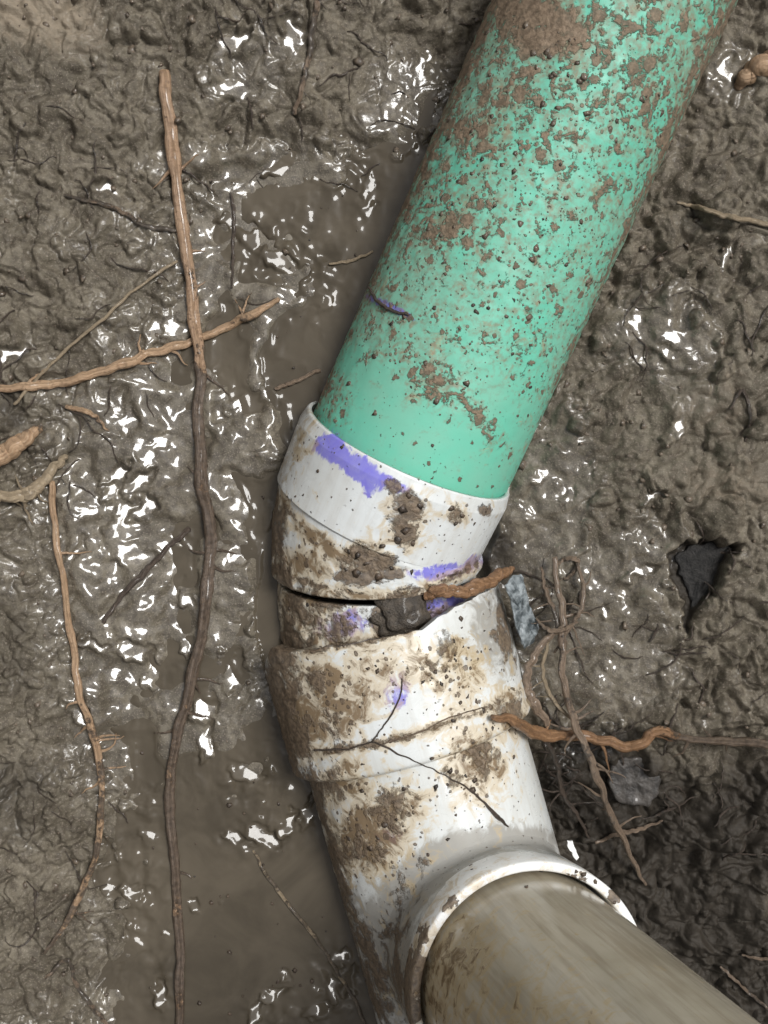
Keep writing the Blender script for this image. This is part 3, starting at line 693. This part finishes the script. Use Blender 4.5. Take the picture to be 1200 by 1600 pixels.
# riser pipe standing in the branch
riser = thing('riser_pipe', B_RIM - B_AX * 0.03, 'stained beige plastic pipe standing in the tee branch', 'pipe')
roff = -be1 * 0.0006 - be2 * 0.0004
def f_r_mud(u, v): return blobs(u, v, [(650, 1500, 30, 60, 0, 0.5)]) + 0.02
def f_r_stain(u, v): return blobs(u, v, [(760, 1450, 120, 50, 35, 0.35), (700, 1520, 60, 120, 20, 0.62), (880, 1560, 160, 60, 40, 0.36), (820, 1590, 80, 40, 0, 0.45)]) + 0.08
rings_, sv_ = tube([(B_RIM - B_AX * 0.03 + roff, B_AX, RISER_R), (B_RIM + B_AX * 0.24 + roff, B_AX, RISER_R)], 120, 0.004)
finish('pipe_wall', rings_, sv_, MAT_RISER, riser, {'mud': f_r_mud, 'stain': f_r_stain})

# ------------------------------------------------------------------ ray casting for things that lie on other things
def bvh_of(lst):
    vs = []; fs = []; off = 0
    for V, Fq in lst:
        vs.extend(map(tuple, V)); fs.extend((Fq + off).tolist()); off += len(V)
    return BVHTree.FromPolygons(vs, fs)
PIPE_BVH = bvh_of(SOLIDS)
CAMV = Vector((0, 0, H))
def cast_pipe(px, py):
    d = (Vector(P(px, py, 0)) - CAMV).normalized()
    loc, n, i, dist = PIPE_BVH.ray_cast(CAMV, d)
    if loc is None: return None
    return np.array(loc), np.array(n if n.dot(d) < 0 else -n)
def cast_ground(px, py, lift=0.0):
    z = 0.0
    for _ in range(6):
        p = P(px, py, z); z = max(ground_z(p[0], p[1]), WL if 100 < px < 640 else -1) + lift
    return P(px, py, z)

# ------------------------------------------------------------------ roots and twigs
def spline(pts, n):
    pts = np.array(pts, float); m = len(pts); q = np.vstack([2 * pts[0] - pts[1], pts, 2 * pts[-1] - pts[-2]])
    out = []
    for i in range(m - 1):
        p0, p1, p2, p3 = q[i:i + 4]
        for t in np.linspace(0, 1, n, endpoint=False):
            out.append(0.5 * ((2 * p1) + (-p0 + p2) * t + (2 * p0 - 5 * p1 + 4 * p2 - p3) * t * t + (-p0 + 3 * p1 - 3 * p2 + p3) * t ** 3))
    out.append(pts[-1]); return np.array(out)

def root_mesh(C, R, ns=12, seed=0, rough=0.12):
    C = np.asarray(C); n = len(C)
    T = np.gradient(C, axis=0); T = nrm_rows(T)
    L = np.concatenate([[0], np.cumsum(np.linalg.norm(np.diff(C, axis=0), axis=1))])
    ph = np.linspace(0, 2 * np.pi, ns, endpoint=False); rings = []
    up = np.array([0.05, 0.03, 1.0])
    for i in range(n):
        e2 = nrm(up - T[i] * np.dot(up, T[i])); e1 = np.cross(T[i], e2)
        rr = R[i] * (1 + rough * 0.9 * perlin(np.full(ns, L[i] / 0.021) + seed * 3.1, np.full(ns, seed * 0.71), 140) + rough * 1.0 * perlin(np.full(ns, L[i] / 0.012) + seed, np.cos(ph) * 1.4 + seed, 142) + rough * 0.9 * perlin(np.full(ns, L[i] / 0.005) + np.cos(ph), np.sin(ph) * 1.9 + seed, 141))
        rings.append(C[i] + (np.cos(ph) * rr)[:, None] * e2 + (np.sin(ph) * rr)[:, None] * e1)
    V = np.concatenate(rings); Fq = grid_faces(n, ns, True)
    c0 = len(V); V = np.vstack([V, C[0] - T[0] * R[0] * 0.3, C[-1] + T[-1] * R[-1] * 0.6])
    faces = Fq.tolist() + [[c0, (j + 1) % ns, j] for j in range(ns)] + [[c0 + 1, (n - 1) * ns + j, (n - 1) * ns + (j + 1) % ns] for j in range(ns)]
    tuv = np.stack([np.tile(ph * 0.004, n), np.repeat(L, ns), np.repeat(np.full(n, seed * 0.1), ns)], -1)
    tuv = np.vstack([tuv, [[0, L[0], 0]], [[0, L[-1], 0]]])
    return V, faces, tuv

def root(name, pts, widths, mat, label, cat='root', lift=0.6, mud=None, on='ground', zs=None, group=None, rough=0.2, smooth_z=True, hairs=0):
    """pts in photo pixels; widths in photo pixels; it rests on the ground, a pipe or given heights"""
    n = max(3, int(34 / max(1, len(pts) / 6)))
    q = spline([(p[0], p[1], 0) for p in pts], n)[:, :2]
    wd = np.interp(np.linspace(0, 1, len(q)), np.linspace(0, 1, len(widths)), widths) * S0 * 0.44
    wob = np.stack([perlin(np.arange(len(q)) / 9.0, np.full(len(q), sum(map(ord, label)) * 0.37), 145), perlin(np.arange(len(q)) / 9.0, np.full(len(q), sum(map(ord, label)) * 0.53), 146)], -1)
    q = q + wob * min(4.0, 0.25 * max(widths))
    C = []
    if zs is not None: zi = np.interp(np.linspace(0, 1, len(q)), np.linspace(0, 1, len(zs)), zs)
    for i, (x, y) in enumerate(q):
        if zs is not None: C.append(P(x, y, zi[i])); continue
        h = cast_pipe(x, y) if on == 'pipe' else None
        if h is not None: C.append(h[0] + h[1] * wd[i] * lift)
        else: C.append(cast_ground(x, y, wd[i] * lift))
    C = np.array(C)
    if smooth_z and on == 'ground' and zs is None:
        k = 7; z = np.pad(C[:, 2], k, 'edge')
        zsm = np.array([0.5 * z[i:i + 2 * k + 1].max() + 0.5 * z[i:i + 2 * k + 1].mean() for i in range(len(C))])
        z2 = np.pad(zsm, 6, 'edge'); zsm = np.array([z2[i:i + 13].mean() for i in range(len(C))])
        dip = perlin(np.arange(len(C)) / 16.0, np.full(len(C), sum(map(ord, label)) * 0.19), 147)
        zsm = zsm + wd * (0.7 * dip - 0.15)
        C = np.array([P(q[i][0], q[i][1], zsm[i]) for i in range(len(C))])
    seed = abs(hash(label)) % 97 if False else sum(map(ord, label)) % 97
    V, faces, tuv = root_mesh(C, wd, 12 if max(widths) > 9 else 8, seed, rough)
    ns = 12 if max(widths) > 9 else 8
    t = np.linspace(0, 1, len(C)); mv = np.interp(t, np.linspace(0, 1, len(mud)), mud) if mud else np.full(len(C), 0.3)
    ma = np.concatenate([np.repeat(mv, ns), [mv[0], mv[-1]]])
    if hairs:                                       # side rootlets that leave the root and taper away
        rg = np.random.default_rng(seed); Vs = [V]; Fs = list(faces); Ts = [tuv]; Ms = [ma]; off = len(V)
        for h in range(hairs):
            i0 = int(rg.uniform(0.08, 0.92) * (len(C) - 1)); d = nrm(C[min(i0 + 1, len(C) - 1)] - C[max(i0 - 1, 0)]); sd_ = rg.choice([-1, 1])
            lat = nrm(np.cross(d, [0, 0, 1])) * sd_; Lh = rg.uniform(0.006, 0.022); p = C[i0].copy(); dr = nrm(d * rg.uniform(-0.4, 0.9) + lat); ch = []
            for k_ in range(9):
                ch.append(p.copy()); dr = nrm(dr + rg.normal(0, 0.22, 3) * np.array([1, 1, 0.2])); p = p + dr * Lh / 9
                gz_ = max(ground_z(p[0], p[1]), WL if p[0] < 0.01 else -1) + 0.0004; p[2] = max(p[2] - 0.0006, gz_) if zs is None else p[2] - 0.0004
            rw = np.linspace(min(wd[i0] * 0.5, 0.0011), 0.0002, 9)
            v2, f2, t2 = root_mesh(np.array(ch), rw, 6, seed + h, 0.15)
            Vs.append(v2); Fs += [[x_ + off for x_ in f_] for f_ in f2]; Ts.append(t2); Ms.append(np.full(len(v2), float(mv[i0]))); off += len(v2)
        V, faces, tuv, ma = np.vstack(Vs), Fs, np.vstack(Ts), np.concatenate(Ms)
    o = obj(name, V, faces, mat, attrs={'tuv': tuv, 'mud': ma}, origin=C[len(C) // 2] - np.array([0, 0, wd[len(C) // 2]]))
    return tag(o, label, cat, group)

MAT_LONG = mat_root('long_root_bark', (0.30, 0.185, 0.11), (0.40, 0.27, 0.17), (0.115, 0.085, 0.062), 0.05, 0.42, 0.5)
root('root', [(255, 113), (262, 170), (272, 240), (283, 330), (296, 430), (306, 520), (314, 580), (310, 660), (314, 740), (326, 810), (326, 880), (318, 960), (310, 1020), (294, 1085), (276, 1150), (268, 1210), (268, 1290), (275, 1400), (283, 1490), (281, 1570), (276, 1650)],
     [20, 22, 21, 19, 22, 22, 20, 18, 17, 17, 15], MAT_LONG, 'long dark root running top to bottom through the wet mud, tan at its upper end', lift=0.5, mud=[0.1, 0.15, 0.3, 0.75, 0.85, 0.8, 0.8, 0.8, 0.75, 0.8], hairs=16)
root('twig', [(-40, 608), (40, 603), (105, 596), (170, 578), (240, 551), (300, 535), (352, 510), (395, 490), (434, 470)], [12, 16, 17, 16, 15, 13, 15, 10], MAT_TAN, 'bare tan twig lying across under the long dark root', 'twig', lift=0.9, mud=[0.6, 0.25, 0.2, 0.15, 0.2, 0.5, 0.2], hairs=6)
root('straw', [(22, 632), (60, 590), (105, 545), (150, 508), (200, 462), (240, 432), (276, 408)], [5, 6, 6, 6, 5], MAT_STRAW, 'thin pale straw slanting from the left edge up to the long root', 'straw', lift=2.0, mud=[0.2])
root('root', [(80, 752), (88, 830), (100, 910), (113, 1000), (124, 1080), (143, 1145), (158, 1215), (154, 1300), (140, 1365), (118, 1412), (92, 1458), (68, 1490)], [11, 12, 12, 13, 12, 12, 10, 6], MAT_TAN, 'slender curved tan root on the left mud bank, left of the long root', lift=1.2, mud=[0.1, 0.25, 0.25, 0.4, 0.6, 0.6, 0.8], hairs=10)
root('root', [(-40, 776), (20, 776), (52, 768), (76, 740), (104, 712)], [20, 22, 20, 17, 11], MAT_STRAW, 'short bent grey-tan root stub poking in from the left edge', lift=1.6, mud=[0.3], hairs=4)
root('root', [(-40, 735), (0, 712), (34, 688), (62, 668)], [30, 34, 28, 12], MAT_TAN, 'thick pale broken root end at the left edge above the bent stub', lift=1.0, mud=[0.5, 0.35, 0.5], rough=0.08)
root('root', [(100, 306), (150, 316), (190, 330), (222, 350), (258, 358), (292, 360)], [5, 8, 8, 9, 6], MAT_BROWN, 'muddy brown rootlet on the upper left bank, left of the long root', lift=0.9, mud=[0.6])
root('root', [(496, 4), (488, 50), (480, 100), (470, 140), (462, 178)], [10, 11, 10, 8], MAT_BROWN, 'mud-coated rootlet near the top edge left of the green pipe', lift=0.9, mud=[0.5])
root('straw', [(1058, 317), (1095, 325), (1130, 336), (1170, 344), (1240, 358)], [5, 8, 9, 9, 9], MAT_STRAW, 'pale straw on the right bank beside the green pipe', 'straw', lift=1.3, mud=[0.1])
root('root', [(1152, 134), (1170, 116), (1195, 100), (1250, 84)], [14, 30, 36, 36], MAT_TAN, 'stout pale tan root end at the upper right edge', lift=0.8, mud=[0.2], rough=0.07)
root('straw', [(396, 1330), (420, 1372), (450, 1412), (490, 1462), (520, 1508), (550, 1556), (580, 1620)], [4, 6, 6, 6, 5], MAT_STRAW, 'thin straw floating on the muddy water beside the tee', 'straw', lift=0.9, mud=[0.75])
root('root', [(160, 972), (195, 928), (232, 888), (262, 856), (296, 826)], [7, 10, 9, 9], MAT_DARKROOT, 'dark rootlet sunk in wet mud, slanting up to the long root', lift=0.8, mud=[0.2])
root('root', [(430, 607), (462, 596), (500, 577)], [6, 8, 7], MAT_BROWN, 'tiny brown rootlet touching the green pipe just above the elbow', lift=1.0, mud=[0.4])
root('root', [(515, 412), (545, 408), (582, 394)], [4, 7, 4], MAT_STRAW, 'small pale fibre in water at the left side of the green pipe', lift=1.0, mud=[0.3])
root('root', [(104, 636), (132, 642), (150, 652), (168, 672)], [8, 9, 8, 4], MAT_TAN, 'short hooked tan rootlet below the tan twig at left', lift=1.0, mud=[0.4])
root('root', [(362, 450), (364, 400), (366, 345), (360, 300)], [3, 6, 7, 4], MAT_DARKROOT, 'small upright dark rootlet in the upper puddle right of the long root', lift=0.8, mud=[0.1])
# right of the joint
root('root', [(866, 872), (872, 920), (880, 962), (878, 1010), (880, 1060), (890, 1108), (908, 1150), (926, 1192), (938, 1226), (950, 1264), (970, 1302), (990, 1350), (1010, 1384)], [9, 11, 14, 12, 13, 14, 13, 14, 12, 11, 8, 5], MAT_BROWN, 'thin brown root hanging down over the orange root, right of the tee',
     zs=[0.008, 0.010, 0.012, 0.014, 0.015, 0.014, 0.013, 0.010, 0.0, -0.010, -0.02, -0.027], mud=[0.3], hairs=12)
root('root', [(770, 1118), (800, 1126), (838, 1143), (880, 1150), (930, 1154), (972, 1166), (1002, 1163), (1024, 1143), (1050, 1146), (1100, 1156), (1160, 1160), (1240, 1172)], [10, 18, 21, 20, 18, 20, 20, 17, 14, 14, 16, 18], MAT_ORANGE, 'orange-brown root lying against the right side of the tee',
     zs=[0.053, 0.042, 0.018, 0.006, 0.004, 0.006, 0.008, 0.009, 0.011, 0.013, 0.016, 0.022], mud=[0.35, 0.2, 0.1, 0.2, 0.3, 0.6, 0.9, 0.95], hairs=8)
root('root', [(884, 980), (862, 992), (842, 1012), (826, 1042), (824, 1072), (834, 1098), (856, 1132)], [9, 12, 13, 13, 13, 16, 12], MAT_BROWN, 'curved brown root looping from the hanging root back to the tee', zs=[0.014, 0.015, 0.016, 0.017, 0.016, 0.015, 0.011], mud=[0.1])
root('root', [(800, 1075), (812, 1086), (826, 1100), (846, 1118)], [3, 6, 7, 6], MAT_STRAW, 'tiny pale rootlet squeezed between the tee and the curved root', zs=[0.034, 0.022, 0.016, 0.012], mud=[0.2])
root('root', [(868, 884), (884, 872), (902, 876), (898, 892), (882, 906)], [7, 9, 8, 6], MAT_BROWN, 'small curled root tip at the head of the hanging root', lift=1.2, mud=[0.4])
root('root', [(838, 968), (858, 984), (880, 984), (902, 972)], [4, 8, 8, 4], MAT_BROWN, 'short forked rootlet crossing the hanging root', zs=[0.012, 0.017, 0.018, 0.012], mud=[0.2])
root('root', [(1125, 1510), (1150, 1532), (1180, 1560), (1230, 1600)], [5, 7, 6, 5], MAT_BROWN, 'thin brown rootlet in the dark soil at the lower right corner', lift=1.2, mud=[0.3])
root('root', [(930, 1318), (968, 1302), (1000, 1296), (1034, 1282)], [6, 9, 8, 4], MAT_BROWN, 'brown rootlet in the dark hollow below the hanging root', lift=1.4, mud=[0.3])
root('root', [(1160, 1492), (1190, 1498), (1240, 1496)], [4, 6, 6], MAT_BROWN, 'faint rootlet at the right edge above the lower right corner', lift=1.2, mud=[0.3])
root('root', [(1140, 640), (1160, 610), (1172, 650), (1165, 690)], [4, 6, 6, 4], MAT_DARKROOT, 'dark fibre on the right bank', lift=0.8, mud=[0.4])
root('root', [(70, 1530), (105, 1500), (120, 1540), (150, 1580), (170, 1604)], [5, 7, 8, 6], MAT_BROWN, 'muddy rootlet on the lower left bank near the bottom edge', lift=1.0, mud=[0.5])
root('root', [(902, 880), (912, 920), (904, 960), (884, 990), (866, 1020)], [5, 8, 8, 7, 4], MAT_BROWN, 'wavy rootlet hanging right beside the head of the hanging root', zs=[0.006, 0.011, 0.014, 0.013, 0.010], mud=[0.3], hairs=4)
root('root', [(846, 886), (852, 920), (866, 956), (874, 990)], [4, 7, 8, 6], MAT_BROWN, 'thin rootlet between the grey shard and the hanging root', zs=[0.003, 0.008, 0.012, 0.013], mud=[0.4], hairs=3)
root('root', [(858, 1000), (848, 1040), (856, 1080), (880, 1112), (900, 1128)], [5, 7, 7, 6, 4], MAT_STRAW, 'pale looping rootlet inside the curve of the brown root', zs=[0.011, 0.010, 0.010, 0.010, 0.008], mud=[0.4], hairs=4)
root('root', [(850, 1150), (870, 1190), (880, 1240), (906, 1280), (920, 1310)], [6, 9, 9, 7, 4], MAT_DARKROOT, 'dark root dropping from the orange root down along the tee', zs=[0.006, -0.004, -0.014, -0.02, -0.026], mud=[0.3], hairs=6)
# on the fittings
root('bark_strip', [(664, 932), (690, 924), (720, 924), (750, 915), (778, 900), (804, 886)], [14, 22, 21, 22, 19, 6], MAT_ORANGE, 'orange-brown strip of bark jammed in the cracked joint', 'bark', zs=[0.040, 0.043, 0.041, 0.034, 0.024, 0.016], mud=[0.1, 0.0, 0.0, 0.2])
root('root_hair', [(628, 1060), (626, 1085), (612, 1116), (598, 1136), (582, 1158)], [2, 2.6, 2.6, 2.6], MAT_DARKROOT, 'fine dark root hair standing up the stained hub of the tee', 'root', on='pipe', lift=0.8)
root('root_hair', [(492, 1172), (540, 1170), (582, 1160), (608, 1170), (650, 1190), (684, 1206), (722, 1226), (754, 1252), (776, 1276), (794, 1292)], [3.6, 3, 2.6, 2.6, 2, 2.2, 2.6, 3.4, 7, 2], MAT_DARKROOT, 'fine dark root hair trailing across the white tee body', 'root', on='pipe', lift=0.8)
root('root_hair', [(600, 1162), (660, 1142), (700, 1122), (760, 1104)], [2, 2.6, 2, 2], MAT_BROWN, 'fine brown fibre along the step below the cracked hub', 'root', on='pipe', lift=0.8)
root('root_hair', [(577, 448), (590, 470), (612, 485), (640, 492)], [4, 6, 6, 4], MAT_DARKROOT, 'dark curved fibre stuck to the green pipe', 'root', on='pipe', lift=0.6)

# ------------------------------------------------------------------ lumps, stones, chips
def ico(sub):
    import bmesh
    bm = bmesh.new(); bmesh.ops.create_icosphere(bm, subdivisions=sub, radius=1.0)
    bm.verts.ensure_lookup_table()
    V = np.array([v.co[:] for v in bm.verts]); Fc = np.array([[v.index for v in f.verts] for f in bm.faces]); bm.free()
    return V, Fc
IV1, IF1 = ico(1); IV2, IF2 = ico(2); IV4, IF4 = ico(4)

def lump_verts(V, c, n, r, flat, seed, rough=0.25):
    n = nrm(n); t = nrm(np.cross(n, [0.3, 0.9, 0.2])); b = np.cross(n, t)
    a = seed * 1.7; t, b = math.cos(a) * t + math.sin(a) * b, -math.sin(a) * t + math.cos(a) * b
    k = 1 + rough * (perlin(V[:, 0] * 1.6 + seed * 5.3, V[:, 1] * 1.6 + V[:, 2] * 1.1 + seed, 150) * 1.4)
    W = V * k[:, None]
    el = 0.7 + 0.5 * ((seed * 0.37) % 1)
    return c + r * (W[:, 0:1] * t + W[:, 1:2] * b * el + W[:, 2:3] * n * flat)

def specks(name, parent, spots, mat, flat=0.45):
    vs = []; fs = []; off = 0
    for i, (x, y, r) in enumerate(spots):
        h = cast_pipe(x, y)
        if h is None: continue
        v = lump_verts(IV1, h[0], h[1], r * S0 * 0.78, flat, i + 1, 0.75); vs.append(v); fs.append(IF1 + off); off += len(v)
    o = obj(name, np.vstack(vs), np.vstack(fs), mat, parent); o['kind'] = 'stuff'; return o

def in_green(n, rmin, rmax, power):
    out = []
    while len(out) < n:
        t = RNG.random() ** 0.8; lat = RNG.uniform(-0.97, 0.97)
        cx = 671 + t * 300 - 45; cy = 640 - t * 667 + 100
        x = cx + lat * 165 * 0.912; y = cy + lat * 165 * 0.41
        dens = f_green_mud(np.array([x]), np.array([y]))[0]
        if RNG.random() > 0.02 + 1.3 * dens: continue
        lim = np.interp(x, [490, 600, 700, 800], [665, 735, 770, 768])
        if y > lim: continue
        out.append((x, y, rmin + (rmax - rmin) * RNG.random() ** power))
    return out
specks('mud_spatter', green, in_green(170, 1.5, 7.5, 2.6), MAT_CRUMB, 0.28)
specks('dark_grit', green, in_green(120, 1.2, 5.5, 2.4), MAT_SPECK, 0.4)
EL = [(497, 735, 4), (598, 853, 5), (645, 893, 6), (610, 888, 6), (450, 777, 3), (462, 775, 3), (474, 773, 3), (486, 800, 3), (712, 818, 6), (705, 795, 7), (722, 806, 6), (741, 818, 3), (535, 697, 4), (560, 868, 7), (545, 862, 6), (572, 880, 8), (558, 895, 9), (590, 900, 8), (540, 890, 6), (640, 775, 8), (628, 795, 9), (655, 790, 7), (635, 830, 9), (620, 845, 8), (645, 850, 6), (760, 797, 5), (688, 822, 2), (520, 940, 3), (540, 945, 3), (670, 950, 4), (470, 930, 5), (480, 945, 4), (452, 950, 5)]
specks('dark_grit', elbow, EL, MAT_SPECK, 0.4)
TE = [(720, 965, 6), (803, 1182, 4), (683, 1230, 7), (698, 1226, 4), (740, 1236, 6), (742, 1218, 6), (704, 1204, 6), (728, 1212, 5), (675, 1185, 5), (610, 1158, 5), (708, 1126, 5), (755, 1110, 4), (786, 1120, 5), (770, 1138, 4), (760, 1140, 5), (566, 1194, 5), (566, 1236, 5), (630, 1232, 4), (615, 1253, 4), (545, 1280, 5), (578, 1325, 6), (556, 1368, 5), (700, 1312, 4), (668, 1336, 4), (735, 1352, 3), (738, 1358, 3), (845, 1362, 5), (900, 1362, 5), (912, 1366, 5), (822, 1386, 5), (930, 1378, 4), (960, 1410, 3), (690, 1068, 5), (698, 1058, 5), (680, 1050, 4), (735, 1045, 4), (660, 1065, 4), (730, 1090, 6), (744, 1096, 6), (720, 1098, 4), (752, 1018, 3), (590, 1050, 5), (575, 1045, 4), (640, 1270, 3), (600, 1290, 6), (590, 1310, 6), (560, 1340, 5), (545, 1310, 5), (620, 1280, 5)]
for i in range(150):
    k_ = RNG.integers(0, 4); cx, cy, sx, sy = [(735, 1200, 40, 45), (590, 1300, 45, 45), (540, 1100, 60, 50), (700, 1040, 60, 50)][k_]
    TE.append((RNG.normal(cx, sx), RNG.normal(cy, sy), RNG.uniform(0.9, 2.6)))
specks('dark_grit', tee, [t for t in TE if 470 < t[0] < 990], MAT_SPECK, 0.4)

def chunk(name, px, py, r, nrmv, flat, mat, label, cat, z=None, seed=3, rough=0.35, sub=IV4, subf=IF4, group=None, shape=None):
    c = P(px, py, z) if z is not None else cast_ground(px, py, 0.0)
    V = sub.copy()
    if shape is not None: V[:, 0] *= shape[0]; V[:, 1] *= shape[1]
    v = lump_verts(V, c, nrmv, r * S0, flat, seed, rough)
    q = (v - c) / 0.004
    v = v + nrm_rows(v - c) * (0.0009 * (perlin(q[:, 0] + seed, q[:, 1] + q[:, 2] * 0.7, 160) + 0.5 * perlin(q[:, 0] * 2.3, q[:, 1] * 2.3 + q[:, 2], 161)))[:, None]
    o = obj(name, v, subf, mat, origin=c - np.array([0, 0, r * S0 * flat * 0.5])); return tag(o, label, cat, group)

chunk('mud_clod', 626, 962, 36, (0, 0, 1), 0.42, mat_plain('dark_mud', (0.035, 0.028, 0.021), (0.085, 0.068, 0.05), 220, 0.6, 0.9, 0.12), 'grey-brown clod of mud lodged in the cracked joint', 'mud clod', z=0.0395, seed=5)

def slab(name, poly, z0, tilt, thick, mat, label, cat, wob=0.0012):
    """irregular plate from an outline in photo pixels at its own height; tilt = height change per metre along x, y"""
    pts = np.array([P(x, y, z0) for x, y in poly]); c = pts.mean(0)
    rings = []
    n = 6
    dense = []
    for i in range(len(pts)):
        a, b = pts[i], pts[(i + 1) % len(pts)]
        for t in np.linspace(0, 1, 7, endpoint=False): dense.append(a * (1 - t) + b * t)
    dense = np.array(dense); m = len(dense)
    dense += 0.0011 * np.stack([perlin(dense[:, 0] / 0.004, dense[:, 1] / 0.004, 170), perlin(dense[:, 0] / 0.004, dense[:, 1] / 0.004, 171), 0 * dense[:, 0]], -1)
    prof = [(-thick, 0.93), (-thick * 0.5, 1.0), (-0.0006, 1.0), (0, 0.965), (0.0, 0.86), (0, 0.7), (0, 0.5), (0, 0.25)]
    for dz, s in prof:
        r = c + (dense - c) * s; r = r.copy()
        r[:, 2] = z0 + dz + (r[:, 0] - c[0]) * tilt[0] + (r[:, 1] - c[1]) * tilt[1] + (wob * (perlin(r[:, 0] / 0.006, r[:, 1] / 0.006, 172) + 0.6 * perlin(r[:, 0] / 0.0025, r[:, 1] / 0.0025, 173)) if dz > -thick * 0.4 else 0)
        rings.append(r)
    V = np.concatenate(rings); Fq = grid_faces(len(rings), m, True).tolist()
    V = np.vstack([V, c + np.array([0, 0, 0.0]), c - np.array([0, 0, thick])])
    k = (len(rings) - 1) * m
    Fq += [[k + j, k + (j + 1) % m, len(V) - 2] for j in range(m)] + [[(j + 1) % m, j, len(V) - 1] for j in range(m)]
    o = obj(name, V, Fq, mat, origin=c - np.array([0, 0, thick])); return tag(o, label, cat)
slab('plastic_shard', [(786, 912), (800, 896), (814, 897), (828, 940), (848, 988), (838, 1008), (822, 1016), (808, 985), (796, 948)], 0.020, (-0.9, 0.2), 0.005, MAT_SHARD, 'jagged blue-grey plastic shard broken off the cracked hub', 'plastic shard', 0.0026)
slab('stone_chip', [(1056, 868), (1080, 854), (1112, 847), (1150, 858), (1128, 896), (1108, 932), (1084, 958), (1076, 920), (1062, 896)], 0.0065, (0.10, 0.06), 0.009, MAT_STONE, 'black triangular stone chip sunk in the mud on the right', 'stone', 0.0012)
slab('plastic_chip', [(886, 1312), (894, 1316), (906, 1340), (900, 1344), (890, 1330)], -0.004, (0.0, 0.0), 0.003, MAT_RIM, 'tiny white plastic chip beside the tee branch', 'plastic chip', 0.0003)
slab('wood_piece', [(958, 1188), (1000, 1180), (1034, 1190), (1030, 1240), (1012, 1262), (968, 1258), (950, 1225)], cast_ground(992, 1222)[2] + 0.004, (0.1, 0.15), 0.008, mat_plain('soaked_wood', (0.03, 0.027, 0.024), (0.075, 0.066, 0.058), 120, 0.5, 0.8, 0.3), 'flat piece of dark soaked wood below the orange root', 'wood', 0.0015)

# loose crumbs of mud all over the banks
vs = []; fs = []; off = 0; cnt = 0
while cnt < 1500:
    x = RNG.uniform(-20, 1220); y = RNG.uniform(-20, 1620)
    i = iv0 + int((y + 60) / 2); j = iu0 + int((x + 60) / 2)
    if RNG.random() > grain[i, j] * 0.9 + 0.03 or darkz[i, j] > 0.35: continue
    r = (1.2 + 5.5 * RNG.random() ** 3.2)
    c = np.array([(x - 600) * S0, (800 - y) * S0, Z[i, j] + r * S0 * 0.05])
    v = lump_verts(IV1, c, (RNG.normal(0, .3), RNG.normal(0, .3), 1), r * S0, 0.5, cnt, 1.0); vs.append(v); fs.append(IF1 + off); off += len(v); cnt += 1
o = obj('mud_crumbs', np.vstack(vs), np.vstack(fs), MAT_CRUMB); tag(o, 'small loose mud crumbs scattered over the banks', None, None, 'stuff')

# flecks of soil and bark floating on the water
vs = []; fs = []; off = 0
for i in range(150):
    x = RNG.uniform(180, 560); y = RNG.uniform(280, 1600)
    q = np.array([(x - 600) * S0, (800 - y) * S0])
    if ground_z(q[0], q[1]) > WL - 0.001 or cast_pipe(x, y) is not None: continue
    rr = (1.2 + 3.2 * RNG.random() ** 2.5) * S0
    v = lump_verts(IV1, np.array([q[0], q[1], WL + 0.0002]), (0, 0, 1), rr, 0.5, i, 0.6); vs.append(v); fs.append(IF1 + off); off += len(v)
o = obj('floating_flecks', np.vstack(vs), np.vstack(fs), MAT_SPECK); tag(o, 'dark flecks of soil floating on the muddy water', None, None, 'stuff')

# fine root hairs tangled in the soil: far too many and too thin to count
def fibre_mass(name, n, zones, mat, label, wmin, wmax):
    vs = []; fs = []; tu = []; off = 0
    for i in range(n):
        zx, zy, zr = zones[RNG.integers(0, len(zones))]
        x, y = RNG.normal(zx, zr), RNG.normal(zy, zr); a = RNG.uniform(0, 6.28); L = RNG.uniform(25, 110); pts = []
        for k in range(14):
            pts.append((x, y)); a += RNG.normal(0, 0.28); x += math.cos(a) * L / 14; y += math.sin(a) * L / 14
        if not all(-40 < p[0] < 1240 and -40 < p[1] < 1640 for p in pts): continue
        wd = np.interp(np.linspace(0, 1, 14), [0, 0.5, 1], [0.6, 1, 0.4]) * RNG.uniform(wmin, wmax) * S0 * 0.5
        C = []
        for p, ww in zip(pts, wd):
            q = np.array([(p[0] - 600) * S0, (800 - p[1]) * S0]); C.append([q[0], q[1], max(ground_z(q[0], q[1]), WL if p[0] < 600 else -1) + ww * 0.6])
        C = np.array(C); z = np.pad(C[:, 2], 2, 'edge'); C[:, 2] = np.array([0.6 * z[k:k + 5].max() + 0.4 * z[k:k + 5].mean() for k in range(14)])
        if PIPE_BVH.ray_cast(Vector((C[7][0], C[7][1], 0.5)), Vector((0, 0, -1)))[0] is not None: continue
        V, fa, tv = root_mesh(C, wd, 5, i % 50, 0.1)
        vs.append(V); fs += [[q + off for q in f] for f in fa]; tu.append(tv); off += len(V)
    V = np.vstack(vs)
    o = obj(name, V, fs, mat, attrs={'tuv': np.vstack(tu), 'mud': np.full(len(V), 0.35)}); tag(o, label, None, None, 'stuff')
fibre_mass('root_fibres', 80, [(1060, 1420, 110), (940, 1230, 50), (1120, 1280, 70), (870, 960, 30), (880, 1180, 40), (1100, 1560, 80)], MAT_DARKROOT, 'tangle of fine brown root hairs in the dark soil', 2.0, 5.0)
fibre_mass('soil_fibres', 120, [(120, 400, 120), (80, 700, 80), (80, 1300, 80), (1120, 500, 90), (500, 120, 120), (1120, 1000, 80)], MAT_DARKROOT, 'fine dark root hairs lying on the mud banks', 1.6, 4.0)

for o in bpy.data.objects:
    if '_w' in o: del o['_w']
